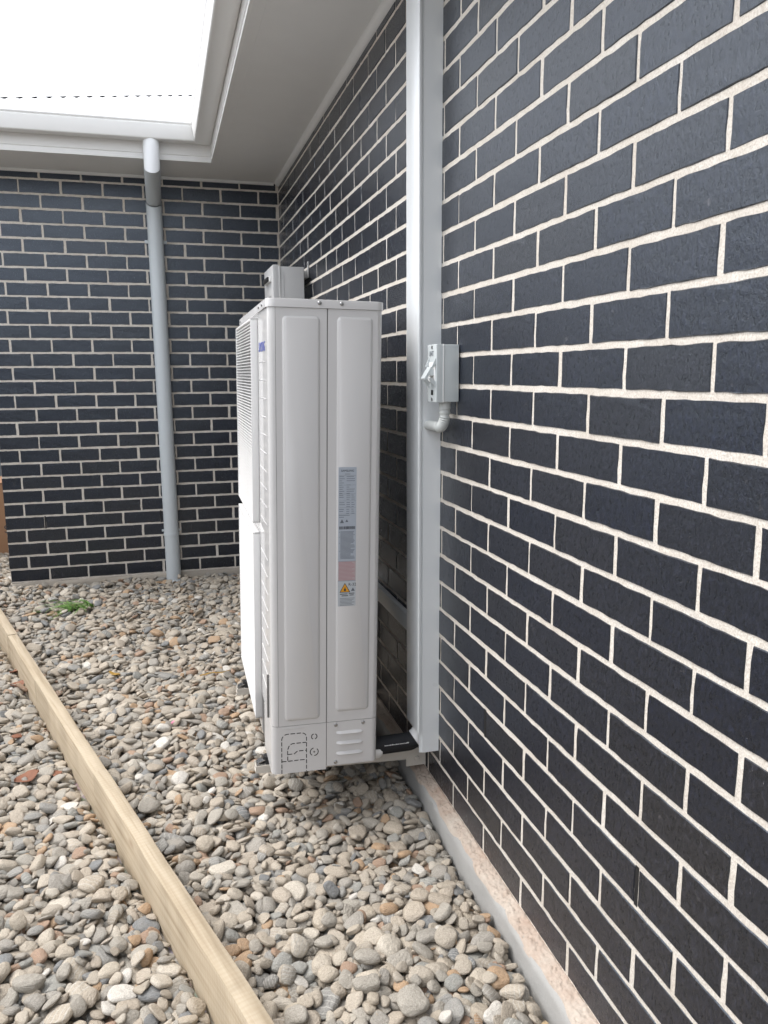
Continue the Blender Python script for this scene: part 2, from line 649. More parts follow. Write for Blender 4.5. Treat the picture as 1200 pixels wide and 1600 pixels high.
def courses(u_start, u_end, first_perp, parity, ztop):
    """first_perp: position of a perpend in an even course; u rises along the wall"""
    rows = []
    for ci in range(-16, 15):
        z0 = ZB + ci * COURSE + 0.0052
        z1 = min(ZB + (ci + 1) * COURSE - 0.0053, ztop)
        if z1 - z0 < 0.02:
            continue
        off = first_perp + (0.0 if (ci % 2 == parity) else MOD / 2)
        k0 = math.floor((u_start - off) / MOD) - 1
        spans = []
        u = off + k0 * MOD
        while u < u_end:
            a = max(u + .005, u_start) if u + .005 < u_start else u + .005
            b = min(u + MOD - .005, u_end)
            if b - a > 0.025:
                spans.append((a, b, z0, z1))
            u += MOD
        rows.append((ci, spans))
    return rows


# course ci lies between bed joints ci and ci+1; even joint numbers below joint 0 -> see photograph: course -1 has a perpend at y = 0
rowsA = courses(-6.0, YB - 0.004, 0.0, 1, SOF - 0.004)
mA = MB().box((0.0007, -6.0, BASE - .004), (0.20, YB + .25, SOF + .03))
wallA = make_wall('brick_wall', lambda u, z: (0.0, u, z), R(-90), rowsA, 300, mA,
                  [(-0.84, ZB - 12 * COURSE + .003, ZB - 11 * COURSE - .003), (-0.12, ZB - 12 * COURSE + .003, ZB - 11 * COURSE - .003)])
tag(wallA, 'long black brick wall with cream mortar running along the gravel to the corner', 'wall', kind='thing')
rowsB = courses(XEND, -0.0045, -0.2509, 0, SOF - 0.004)
rowsB = [(ci, sp) for ci, sp in courses(XEND, -0.0045, -0.2509, 1, SOF - 0.004)]
mB = MB().box((XEND + .002, YB + .0007, BASE - .004), (0.19, YB + .22, SOF + .03))
wallB = make_wall('brick_wall', lambda u, z: (u, YB, z), 0.0, rowsB, 300, mB,
                  [(-0.2509 - 5.5 * MOD, ZB - 12 * COURSE + .003, ZB - 11 * COURSE - .003), (-0.2509 - 2.5 * MOD, ZB - 12 * COURSE + .003, ZB - 11 * COURSE - .003)])
tag(wallB, 'black brick wall at the end of the yard behind the grey downpipe', 'wall', kind='thing')

# concrete footing under both walls with the spilled mortar on its ledge
s = MB()
ny = 240
prof = [(0.10, BASE - .006), (0.002, BASE - .006), (-0.030, BASE - .010), (-0.040, BASE - .016), (-0.0445, BASE - .030), (-0.047, -0.02), (-0.05, -0.16), (0.10, -0.16)]
vs, fs = [], []
for j in range(ny + 1):
    y = -2.6 + (YB + .1 + 2.6) * j / ny
    for k, (x, z) in enumerate(prof):
        w = 0.0022 if 1 < k < 6 else 0
        vs.append((x + w * (math.sin(y * 9 + k) + .6 * math.sin(y * 31 + k * 2)) * (1 if k > 2 else .3), y, z + w * math.sin(y * 17 + k * 1.3)))
n = len(prof)
for j in range(ny):
    fs += [(j * n + k, j * n + k + 1, (j + 1) * n + k + 1, (j + 1) * n + k) for k in range(n - 1)]
s.add(vs, fs)
slab = s.build('concrete_footing', M['slab'], sharp=60)
tag(slab, 'grey concrete footing edge under the long brick wall', 'footing', kind='structure')
led = MB()
vs, fs = [], []
nk = 14
rl = random.Random(3)
nyl = 1500
for j in range(nyl + 1):
    y = -2.6 + (YB + 2.6 - 0.002) * j / nyl
    for k in range(nk):
        t = k / (nk - 1)
        x = 0.001 - t * (0.041 + .003 * math.sin(y * 23) + .002 * math.sin(y * 61))
        z = BASE + .0015 - .005 * t - .007 * t ** 4 + (0 if k in (0, nk - 1) else rl.gauss(0, .0020)) + (.003 * math.exp(-((t - .15) / .12) ** 2))
        if k == nk - 1: z -= .008
        vs.append((x, y, z))
for j in range(nyl):
    fs += [(j * nk + k, j * nk + k + 1, (j + 1) * nk + k + 1, (j + 1) * nk + k) for k in range(nk - 1)]
led.add(vs, fs)
led.build('mortar_fillet', M['ledge'], slab, sharp=180)
s = MB()
prof = [(YB + .1, BASE - .004), (YB - .004, BASE - .004), (YB - .012, BASE - .012), (YB - .02, BASE - .03), (YB - .024, -0.16), (YB + .1, -.16)]
vs, fs = [], []
nx = 120
for j in range(nx + 1):
    x = XEND - .004 + (-.046 - XEND) * j / nx
    for k, (y, z) in enumerate(prof):
        w = .004 if 1 <= k <= 3 else 0
        vs.append((x, y + w * .7 * (math.sin(x * 13 + k * 2) + .6 * math.sin(x * 41)), z + w * .7 * math.sin(x * 19 + k)))
n = len(prof)
for j in range(nx):
    fs += [(j * n + k, j * n + k + 1, (j + 1) * n + k + 1, (j + 1) * n + k) for k in range(n - 1)]
s.add(vs, fs)
slab2 = s.build('concrete_footing', concrete_mat('sandy_concrete', (0.36, 0.32, 0.27), (0.46, 0.41, 0.35)), sharp=60)
tag(slab2, 'sandy concrete footing strip under the rear brick wall', 'footing', kind='structure')

# ------------------------------------------------------------------ roof: soffits, fascias, gutters, corrugated sheet
EX, EY = -0.442, 2.998      # soffit edge
roof = empty('house_roof', (-.2, 3.2, SOF))
tag(roof, 'white eaves with soffit, gutters and corrugated roof around the inner corner', 'roof', kind='thing')
RL = Vector(roof.location)


def rb(mb, name, mat, sharp=38, parent=None):
    mb.v = [tuple(Vector(p) - RL) for p in mb.v]
    return mb.build(name, mat, parent or roof, sharp)


XL = -2.26           # far end of the rear eave
rb(MB().box((EX, -6.2, SOF), (0.19, EY + .002, SOF + .02)), 'soffit', M['soffit'])
rb(MB().box((XL, EY + .002, SOF), (0.19, YB + 2.2, SOF + .02)), 'soffit', M['soffit'])
# scotia bead between soffit and brickwork
q = [(0, 0)] + [(-0.026 * math.cos(R(a)), -0.026 * math.sin(R(a))) for a in range(0, 91, 10)]
rb(MB().prism([(-.001 + a, SOF - .0005 + b) for a, b in q], -6.2, YB - .03, 'y'), 'bead', M['soffit'])
rb(MB().prism([(YB - .001 + a * .6, SOF - .0005 + b * .6) for a, b in q], XEND, -.03, 'x'), 'bead', M['soffit'])
# soffit joiner strip
rb(MB().box((EX + .045, -6.2, SOF - .0025), (EX + .052, EY + .05, SOF + .001)), 'joint_strip', M['soffit'])


def sweep(profile, name, mat, a_run, gap=0.0, sharp=30, parent=None):
    """profile of (offset from fascia, z); a_run: along the side wall, else along the rear wall"""
    mb = MB()
    n = len(profile)
    if a_run:
        ends = [[(EX - d, -6.2, z) for d, z in profile], [(EX - d, EY - d - gap, z) for d, z in profile]]
    else:
        ends = [[(EX - d - gap, EY - d, z) for d, z in profile], [(XL - .01, EY - d, z) for d, z in profile]]
    vs = ends[0] + ends[1]
    fs = [(i, (i + 1) % n, n + (i + 1) % n, n + i) for i in range(n)]
    fs += [tuple(range(n)), tuple(range(n, 2 * n))[::-1]]
    mb.add(vs, fs)
    return rb(mb, name, mat, sharp, parent)


fas = [(0.0, SOF - .008), (0.012, SOF - .008), (0.013, SOF + .004), (0.008, SOF + .006), (0.007, SOF + .022), (0.012, SOF + .026), (0.012, SOF + .19), (0.0, SOF + .19)]
GZ = 2.698


def gutter_profile():
    o = [(0.014, GZ + .075), (0.014, GZ)]
    o += [(0.090, GZ - .010)]
    for k in range(7):
        a = R(-95 + 80 * k / 6)
        o.append((0.098 + .012 * math.cos(a), GZ + .003 + .012 * math.sin(a)))
    o += [(0.1195, GZ + .060), (0.1205, GZ + .068), (0.1165, GZ + .071), (0.1165, GZ + .075), (0.121, GZ + .078)]
    for k in range(5):
        a = R(-10 + 170 * k / 4)
        o.append((0.116 + .0075 * math.cos(a), GZ + .084 + .0075 * math.sin(a)))
    inner = [(0.1085, GZ + .078), (0.107, GZ + .02), (0.098, GZ + .004), (0.088, GZ - .006), (0.018, GZ + .004), (0.018, GZ + .075)]
    return o + inner


for a_run in (True, False):
    sweep(fas, 'fascia', M['white_metal'], a_run, 0.0008)
    sweep(gutter_profile(), 'gutter', M['white_metal'], a_run, 0.0022, 28)
# lap joint collar of the rear gutter next to the corner
cp = gutter_profile()
mb = MB()
o_ = [(d + .0012 if d > .03 else d, z - (.0012 if z < GZ + .02 else 0)) for d, z in cp]
n = len(o_)
xs_ = (EX - 0.175, EX - 0.150)
mb.add([(x, EY - d, z) for x in xs_ for d, z in o_], [(i, (i + 1) % n, n + (i + 1) % n, n + i) for i in range(n)])
rb(mb, 'gutter_joint', M['white_metal'], 28)


# corrugated sheets
TAN = math.tan(R(22))
Y0, Z0 = EY - .055, 2.80


def corrugated(rear):
    mb = MB()
    vs, fs = [], []
    lam, amp = 0.076, 0.0080
    step = lam / 8
    if rear:
        us = np.arange(XL - .0, 3.2, step)
    else:
        us = np.arange(-6.2, 6.3, step)
    rows = 2
    cols = []
    for u in us:
        h = amp * math.sin(2 * math.pi * u / lam)
        if rear:
            # hip from (XL, Y0) rising at 45 degrees; valley from (EX-.055, Y0) at 45 degrees
            t1 = min(u - XL + .02, 3.4)
            t0 = max(0.0, u - (EX - .055))
            if t1 <= t0:
                continue
            cols.append([(u, Y0 + t0, Z0 + t0 * TAN + h), (u, Y0 + t1, Z0 + t1 * TAN + h)])
        else:
            t0 = 0.0
            t1 = 3.2 if u < Y0 else 3.2
            t0 = max(0.0, u - Y0)
            if t1 <= t0:
                continue
            cols.append([(EX - .055 + t0, u, Z0 + t0 * TAN + h), (EX - .055 + t1, u, Z0 + t1 * TAN + h)])
    vs = [p for c in cols for p in c]
    fs = [(2 * i, 2 * i + 2, 2 * i + 3, 2 * i + 1) for i in range(len(cols) - 1)]
    mb.add(vs, fs)
    return rb(mb, 'roof_sheet', M['roof'], 60)


corrugated(True)
corrugated(False)
# hip capping: two wings and a roll along the 45 degree hip
hd = Vector((1, 1, TAN)).normalized()
p0 = Vector((XL, Y0, Z0 + .0048))
hp = MB()
wing = 0.105
L = 4.6
a, b = p0 - hd * .12, p0 + hd * L
# wings lie on the two roof planes: along -y plane: direction (1,0,0)*w ; along -x plane: direction (0,1,0)*w
for dv in (Vector((1, 0, 0)), Vector((0, 1, 0))):
    hp.add([a, b, b + dv * wing, a + dv * wing, a - Vector((0, 0, .0012)), b - Vector((0, 0, .0012)), b + dv * wing - Vector((0, 0, .0012)), a + dv * wing - Vector((0, 0, .0012))],
           [(0, 1, 2, 3), (7, 6, 5, 4), (2, 3, 7, 6)])
hp.tube([a + Vector((.012, .012, .006)), b + Vector((.012, .012, .006))], .017, 12)
rb(hp, 'hip_capping', M['roof'])
# left slope of the roof beyond the hip (seen only from elsewhere)
mb = MB()
mb.add([(XL, Y0, Z0), (XL, Y0 + 6, Z0), (XL + 3.4, Y0 + 6, Z0 + 3.4 * TAN), (XL + 3.4, Y0 + 3.4, Z0 + 3.4 * TAN)], [(0, 1, 2, 3)])
rb(mb, 'roof_sheet', M['roof'])

# ------------------------------------------------------------------ downpipe on the rear wall
dp = empty('downpipe', (-.788, 3.38, 0.0))
tag(dp, 'round grey plastic downpipe from the gutter down the rear brick wall', 'downpipe', kind='thing')
o = Vector(dp.location)
PX, PY = -.788, 3.383


def db(mb, name, mat, sharp=38):
    mb.v = [tuple(Vector(p) - o) for p in mb.v]
    return mb.build(name, mat, dp, sharp)


db(MB().tube([(PX, PY, -.03), (PX, PY, 2.40)], .0475, 40), 'pipe', M['pvc'])
SY = EY - 0.062
zt = 2.545


def cut_cyl(x, y, z0, z1f, r, n=40):
    mb = MB()
    ring = [(x + r * math.cos(2 * math.pi * k / n), y + r * math.sin(2 * math.pi * k / n)) for k in range(n)]
    vs = [(a, b, z0) for a, b in ring] + [(a, b, z1f(b - y)) for a, b in ring]
    return mb.add(vs, [(k, (k + 1) % n, n + (k + 1) % n, n + k) for k in range(n)])


# spout from the gutter, mitred at its foot; whiter plastic paints in the daylight on it
db(cut_cyl(PX, SY, GZ - .002, lambda t: 2.548 + .92 * t, .0440), 'spout', M['pvc_white_lit'], 60)
# sloping offset between the two mitres
aL = Vector((0, PY - SY, 2.452 - 2.548))
dirL = aL.normalized()
mb = MB()
nn = 40
va, vb = [], []
for k in range(nn):
    an = 2 * math.pi * k / nn
    ex, ez = math.cos(an) * .0455, math.sin(an) * .0455
    upv = Vector((0, -dirL.z, dirL.y))
    base = Vector((PX, SY, 2.548)) + Vector((ex, 0, 0)) + upv * ez
    # intersect the line base + t*dirL with the mitre planes z-2.548 = .92*(y-SY) and z-2.452 = .92*(y-PY)
    def hit(yc, zc):
        t = (.92 * (base.y - yc) - (base.z - zc)) / (dirL.z - .92 * dirL.y)
        return base + dirL * t
    va.append(hit(SY, 2.548)); vb.append(hit(PY, 2.452))
mb.add(va + vb, [(k, (k + 1) % nn, nn + (k + 1) % nn, nn + k) for k in range(nn)])
db(mb, 'offset_pipe', M['pvc'], 60)
db(cut_cyl(PX, PY, 2.36, lambda t: 2.452 + .92 * t, .0478), 'elbow', M['pvc'], 60)
for z in (2.215,):
    db(MB().tube([(PX, PY, z - .008), (PX, PY, z + .008)], .0486, 40), 'pipe_clip', M['pvc'])
    db(MB().box((PX - .068, YB - .012, z - .01), (PX + .068, YB, z + .01), .002), 'clip_tab', M['pvc'])
db(MB().tube([(PX, PY, .330), (PX, PY, .346)], .0505, 40), 'pipe_joint', M['pvc'])
db(MB().box((PX - .062, YB - .012, .348), (PX + .062, YB, .362), .002), 'clip_tab', M['pvc'])
db(MB().tube([(PX, PY, -.03), (PX, PY, .024), (PX, PY, .0245)], [.0535, .0535, .0475], 40), 'collar', M['pvc_white_lit'])

# ------------------------------------------------------------------ pipe duct on the side wall
du = empty('pipe_duct', (0, .31, .2))
tag(du, 'tall pale grey pipe duct fixed upright on the side wall beside the outdoor unit', 'duct', kind='thing')
o = Vector(du.location)


def ub(mb, name, mat, root=None, sharp=38):
    r_ = root or du
    oo = Vector(r_.location)
    mb.v = [tuple(Vector(p) - oo) for p in mb.v]
    return mb.build(name, mat, r_, sharp)


cov = [(-.0005, .2525), (-.0565, .2525), (-.0565, .2565), (-.0635, .2565), (-.0635, .2490), (-.0685, .2480)]
for k in range(6):
    a_ = R(180 + 90 - 90 * k / 5)
    cov.append((-.0685 + .004 * math.cos(a_), .2520 + .004 * math.sin(a_)))
cov += [(-.0725, .366), (-.0705, .3695), (-.0685, .3705), (-.0005, .3705)]
inner = [(-.0005, .3675), (-.0660, .3675), (-.0695, .365), (-.0695, .2540), (-.0660, .2600), (-.0545, .2600), (-.0545, .2555), (-.0005, .2555)]
ub(MB().prism(cov + inner, .262, SOF - .012, 'z'), 'cover', M['duct'])
ub(MB().prism([(-.0005, .2525), (-.0565, .2525), (-.0565, .2565), (-.0655, .2565), (-.0655, .2600), (-.0545, .2600), (-.0545, .2555), (-.0005, .2555)], .190, .2618, 'z'), 'side_rail', M['duct'])

# ------------------------------------------------------------------ outdoor air conditioning unit
W, D, H = 0.33, 0.94, 1.415
ac = empty('air_conditioner', (-.208, .25, .177), (0, R(1.22), R(-.88)))
tag(ac, 'tall ivory outdoor air conditioning unit with two fan grilles on wall brackets', 'air conditioner', kind='thing')


def corner_arc(cx, cy, r, a0, a1, n=7):
    return [(cx + r * math.cos(R(a0 + (a1 - a0) * k / n)), cy + r * math.sin(R(a0 + (a1 - a0) * k / n))) for k in range(n + 1)]


def shell(outline, t, z0, z1, mb=None):
    """open outline thickened inwards (to the left of its direction) and extruded"""
    pts = [Vector((p[0], p[1])) for p in outline]
    inn = []
    for i, p in enumerate(pts):
        d_ = (pts[min(i + 1, len(pts) - 1)] - pts[max(i - 1, 0)]).normalized()
        inn.append(p + Vector((-d_.y, d_.x)) * t)
    mb = mb or MB()
    return mb.prism([tuple(p) for p in pts] + [tuple(p) for p in reversed(inn)], z0, z1, 'z')


def emboss(mb, x0, x1, z0, z1, r, y, hgt, slope):
    o1 = rrect(x0, x1, z0, z1, r, 6)
    o2 = rrect(x0 + slope * .35, x1 - slope * .35, z0 + slope * .35, z1 - slope * .35, r - slope * .3, 6)
    o3 = rrect(x0 + slope, x1 - slope, z0 + slope, z1 - slope, r - slope * .8, 6)
    n = len(o1)
    vs = [(a, y, b) for a, b in o1] + [(a, y - hgt * .5, b) for a, b in o2] + [(a, y - hgt, b) for a, b in o3]
    fs = []
    for k in (0, n):
        fs += [(k + i, k + (i + 1) % n, k + n + (i + 1) % n, k + n + i) for i in range(n)]
    fs.append(tuple(range(2 * n, 3 * n)))
    return mb.add(vs, fs)


# inner cabinet
MB().prism(rrect(-W + .003, -.003, .003, D - .003, .018), .012, H - .026, 'z').build('cabinet', M['inner'], ac)
ZS = .153
# near front corner panel: side strip + rounded corner + front strip
side1 = [(-.1635, 0.0)] + [(-.310, 0.0)]
sp = shell([(-.1635, 0), (-.3085, 0)][::-1], .0025, ZS + .0015, H - .0245)
emboss(sp, -.290, -.183, .170, 1.368, .013, 0.0, .0050, .0070)
sp.build('side_panel', M['ac'], ac, 50)
cr = corner_arc(-W + .020, .020, .020, 180, 270)
# corner post and plain part of the front (piping side)
fp = MB()
shell([(-W, .2695), (-W, .020)] + cr[1:-1] + [(-W + .0205, 0.0)], .0025, ZS + .0015, H - .0245, fp)
fp.build('corner_post', M['ac_gloss'], ac, 50)
# rear side panel with label
sp2 = shell([(-.1605, 0), (-.018, 0)] + corner_arc(-.018, .018, .018, 270, 350, 5), .0025, ZS + .0015, H - .0245)
emboss(sp2, -.134, -.030, .186, 1.370, .013, 0.0, .0050, .0070)
MB().box((-.0165, -.0008, ZS + .01), (-.0150, .0004, H - .03)).build('side_rib', M['ac'], ac)
sp2.build('side_panel', M['ac'], ac, 50)
# lower covers
lo = shell([(-W, .20), (-W, .020)] + cr[1:-1] + [(-W + .020, 0), (-.1630, 0)], .0025, .0, ZS)
lo.build('lower_cover', M['ac'], ac, 50)
lo = shell([(-.1610, 0), (-.018, 0)] + corner_arc(-.018, .018, .018, 270, 350, 5), .0025, .010, ZS)
lo.build('lower_cover', M['ac'], ac, 50)
# pressed louvres on the lower cover
for z in (.112, .078, .044):
    lv = MB()
    n_ = 9
    vs = []
    xs_ = np.linspace(-.131, -.045, n_)
    for i_, x in enumerate(xs_):
        e = 1 - abs(2 * i_ / (n_ - 1) - 1) ** 6
        vs += [(x, .0003, z + .010), (x, -.0075 * e, z + .002), (x, .0003, z - .001)]
    fs = []
    for i_ in range(n_ - 1):
        fs += [(3 * i_ + k, 3 * i_ + k + 1, 3 * i_ + 4 + k, 3 * i_ + 3 + k) for k in range(2)]
    lv.add(vs, fs).build('louvre', M['ac'], ac, 30)
# knock-out perforations: raised black strips paint the dark inside the slots
ko = MB()


def dash(path, dash_l=.014, gap=.0038, w=.0025):
    pts = [Vector((p[0], p[1])) for p in path]
    seg, acc, on = [], 0.0, True
    dense = []
    for a_, b_ in zip(pts[:-1], pts[1:]):
        k_ = max(1, int((b_ - a_).length / .001))
        dense += [a_.lerp(b_, j / k_) for j in range(k_)]
    dense.append(pts[-1])
    cur = []
    for a_, b_ in zip(dense[:-1], dense[1:]):
        acc += (b_ - a_).length
        lim = dash_l if on else gap
        if on:
            cur.append(a_)
        if acc > lim:
            if on and len(cur) > 1:
                seg.append(cur)
            cur, acc, on = [], 0.0, not on
    if len(cur) > 1:
        seg.append(cur)
    for sg in seg:
        L_, R_ = [], []
        for i_, p in enumerate(sg):
            d_ = (sg[min(i_ + 1, len(sg) - 1)] - sg[max(i_ - 1, 0)]).normalized()
            nrm = Vector((-d_.y, d_.x)) * w / 2
            L_.append(p + nrm); R_.append(p - nrm)
        n_ = len(sg)
        vs = [(p.x, -.0005, p.y) for p in L_] + [(p.x, -.0005, p.y) for p in R_] + [(p.x, .001, p.y) for p in L_] + [(p.x, .001, p.y) for p in R_]
        fs = [(i_, i_ + 1, n_ + i_ + 1, n_ + i_) for i_ in range(n_ - 1)]
        fs += [(i_, i_ + 1, 2 * n_ + i_ + 1, 2 * n_ + i_) for i_ in range(n_ - 1)] + [(n_ + i_, n_ + i_ + 1, 3 * n_ + i_ + 1, 3 * n_ + i_) for i_ in range(n_ - 1)]
        ko.add(vs, fs)


def arc2(cx, cz, r, a0, a1, n=8):
    return [(cx + r * math.cos(R(a0 + (a1 - a0) * k / n)), cz + r * math.sin(R(a0 + (a1 - a0) * k / n))) for k in range(n + 1)]


dash([(-.300, .0), (-.300, .110)] + arc2(-.282, .110, .018, 180, 90) + [(-.240, .128)] + arc2(-.240, .112, .016, 90, 0) + [(-.224, .0)])
dash([(-.282, .042), (-.282, .080)] + arc2(-.264, .080, .016, 180, 90) + [(-.224, .096)])
dash([(-.282, .062), (-.262, .062), (-.252, .070), (-.224, .070)])
dash([(-.300, .040), (-.224, .040)])
dash(arc2(-.200, .062, .0125, 100, 440, 24), .030, .006)
dash(arc2(-.200, .112, .0085, 100, 440, 20), .022, .005)
ko.build('knockout_slot_shade', M['black'], ac)
MB().tube([(-.200, -.0008, .062), (-.200, .0006, .062)], .003, 12).build('knockout_hole', M['inner'], ac)
lb = MB()
lb.prism([(-.290, .1435), (-.235, .1435), (-.231, .1465), (-.294, .1465)], -.0012, .0004, 'y').build('pressed_line', M['ac'], ac)


def screw(x, y, z, axis='y'):
    mb = MB()
    d_ = Vector((0, -1, 0)) if axis == 'y' else Vector((-1, 0, 0))
    c_ = Vector((x, y, z))
    mb.tube([c_ + d_ * -.002, c_ + d_ * .0016, c_ + d_ * .0032, c_ + d_ * .0036], [.0058, .0058, .0042, .0018], 14)
    return mb.build('screw', M['steel'], ac, 25)


for x, z in ((-.133, .143), (-.046, .143), (-.133, .020)):
    screw(x, 0, z)
# lid
mb = MB()
l0 = rrect(-W - .004, .004, -.004, D + .004, .024, 7)
l1 = rrect(-W - .003, .003, -.003, D + .003, .023, 7)
l2 = rrect(-W + .002, -.002, .002, D - .002, .019, 7)
n_ = len(l0)
vs = [(a, b, H - .024) for a, b in l0] + [(a, b, H - .004) for a, b in l0] + [(a, b, H - .001) for a, b in l1] + [(a, b, H) for a, b in l2]
fs = []
for k in range(3):
    fs += [(k * n_ + i, k * n_ + (i + 1) % n_, (k + 1) * n_ + (i + 1) % n_, (k + 1) * n_ + i) for i in range(n_)]
fs += [tuple(range(n_))[::-1], tuple(range(3 * n_, 4 * n_))]
mb.add(vs, fs).build('lid', M['ac'], ac, 35)
screw(-.185, -.004, H - .010)
screw(-.122, -.004, H - .010)
for y in (.10, .19, .86):
    screw(-W - .004, y, H - .012, 'x')
# front panel around the fans and ribs on the piping side
shell([(-W, D - .001), (-W, .2725)], .0025, .02, H - .0245).build('front_panel', M['ac_gloss'], ac)
for k in range(22):
    z = .235 + k * .053
    if k in (9, 20, 21):
        continue
    MB().prism([(-W + .0002, z - .0022), (-W - .0016, z), (-W + .0002, z + .0022)], .060, .235, 'y').build('rib', M['ac_gloss'], ac)
MB().box((-W - .006, .06, .16), (-W + .001, .066, .30), .001).build('handle_slot', M['inner'], ac)


def fan_grille(z0, z1):
    y0, y1 = .2705, .872
    px_ = .0225
    fr = empty('fan_grille')
    fr.parent = ac
    b = MB()
    b.box((-W - px_, y0, z0), (-W - .0003, y0 + .006, z1), .0012)
    b.box((-W - px_, y1 - .006, z0), (-W - .0003, y1, z1), .0012)
    b.box((-W - px_, y0, z1 - .006), (-W - .0003, y1, z1), .0012)
    b.box((-W - px_, y0, z0), (-W - .0003, y1, z0 + .006), .0012)
    b.build('grille_frame', M['grille'], fr)
    MB().box((-W - .002, y0 + .005, z0 + .005), (-W - .0008, y1 - .005, z1 - .005)).build('fan_opening_shade', M['black'], fr)  # black plate paints the dark of the fan cavity
    sl = MB()
    nz = int((z1 - z0 - .012) / .0098)
    for k in range(1, nz):
        z = z0 + .006 + (z1 - z0 - .012) * k / nz
        sl.box((-W - px_ + .0005, y0 + .004, z - .0010), (-W - px_ + .0080, y1 - .004, z + .0010))
    ny_ = 16
    for k in range(1, ny_):
        y = y0 + (y1 - y0) * k / ny_
        sl.box((-W - px_ + .0062, y - .0011, z0 + .004), (-W - px_ + .0080, y + .0011, z1 - .004))
    sl.build('grille_bars', M['grille'], fr)


fan_grille(.735, 1.376)
fan_grille(.068, .703)
# maker's name on the front
text('logo', 'SAMSUNG', .040, M['blue'], ac, (-W - .0012, .152, 1.285), (R(90), 0, R(-90)), .0002, .92)
# rating label
lab = MB().box((-.129, -.00535, .523), (-.075, -.0049, .943)).build('label', M['label'], ac)
text('label_brand', 'SAMSUNG', .0085, M['ink'], lab, (-.102, -.0056, .932), (R(90), 0, 0), .0001)
YL = -.0056


def lines(name, mat, items, t=.0011):
    mb = MB()
    for x0, x1, z in items:
        mb.box((x0, YL, z - t / 2), (x1, YL + .0003, z + t / 2))
    return mb.build(name, mat, lab)


rr = random.Random(5)
it = [(-.110, -.094, .9225)]
for z in np.arange(.915, .862, -.0062):
    it.append((-.1265, -.1265 + rr.uniform(.008, .017), z))
    if rr.random() < .85: it.append((-.105, -.105 + rr.uniform(.008, .026), z))
for zz in (.860, .838, .818):
    for k in range(3):
        if k < 2: it.append((-.1265, -.1265 + rr.uniform(.012, .018), zz - k * .006))
        it.append((-.105, -.105 + rr.uniform(.008, .012), zz - k * .006))
        it.append((-.090, -.090 + rr.uniform(.006, .010), zz - k * .006))
it += [(-.127, -.095, .800), (-.127, -.112, .7945)]
lines('label_print', M['ink_grey'], it, .0013)
lines('label_rule', M['ink_grey'], [(-.127, -.077, z) for z in (.918, .890, .864, .843, .823, .804)], .0005)
mb = MB()
mb.prism([(-.124, .777), (-.112, .777), (-.118, .789)], YL, YL + .0003, 'y').prism([(-.108, .780), (-.099, .780), (-.1035, .788)], YL, YL + .0003, 'y')
mb.build('label_symbol', M['ink_grey'], lab)
x = -.1265
bc = MB()
while x < -.079:
    w = rr.choice((.0006, .001, .0016))
    bc.box((x, YL, .758), (x + w, YL + .0003, .767))
    x += w + rr.choice((.0006, .001))
bc.build('barcode', M['ink'], lab)
it = []
for k, z in enumerate(np.arange(.751, .668, -.0034)):
    it.append((-.1225, -.079 - rr.choice((0, .002, .004, .012)), z))
it += [(-.1265, -.1245, z) for z in (.750, .735, .716, .692)]
lines('label_print', M['ink_grey'], it, .0013)
MB().box((-.1285, YL, .601), (-.0755, YL + .0003, .661)).build('label_warning', M['pink'], lab)
MB().box((-.1287, YL, .5235), (-.0753, YL + .0003, .599)).build('label_base', M['label_pale'], lab)
YL = -.0059
it = [(-.1265, -.078 - rr.choice((0, .001, .003, .008)), z) for z in np.arange(.657, .604, -.0040)]
lines('warning_print', M['ink_red'], it, .0012)
lines('warning_border', M['ink_grey'], [(-.1285, -.0755, .6608), (-.1285, -.0755, .6014)], .0006)
# flammable refrigerant triangle
MB().prism([(-.1245, .5655), (-.0915, .5655), (-.108, .595)], YL, YL + .0003, 'y').build('warning_triangle', M['ink'], lab)
YL = -.0062
MB().prism([(-.1215, .5673), (-.0945, .5673), (-.108, .5915)], YL, YL + .0003, 'y').build('warning_triangle', M['orange'], lab)
YL = -.0065
MB().prism([(-.111, .570), (-.105, .570), (-.1045, .574), (-.1068, .579), (-.108, .583), (-.1092, .578), (-.1115, .574)], YL, YL + .0003, 'y').build('flame_symbol', M['ink'], lab)
YL = -.0059
text('label_text', 'R-32', .0125, M['ink'], lab, (-.0855, -.0060, .589), (R(90), 0, 0), .0001)
MB().prism([(-.0895, .569), (-.0775, .569), (-.0835, .5795)], YL, YL + .0003, 'y').build('label_symbol', M['ink_grey'], lab)
lines('label_print', M['ink'], [(-.123, -.100, .5605), (-.096, -.079, .562), (-.118, -.098, .555), (-.094, -.081, .5565)], .0022)
lines('label_print', M['ink_grey'], [(-.123, -.078 - rr.choice((0, .003, .008)), z) for z in np.arange(.547, .526, -.0042)], .0011)

# ------------------------------------------------------------------ wall bracket carrying the unit
br = empty('wall_bracket', (0, .7, .09))
tag(br, 'beige steel wall bracket under the outdoor unit with rail and two arms', 'bracket', kind='thing')


def bb(mb, name, mat, sharp=38, parent=None):
    return ub(mb, name, mat, br, sharp)


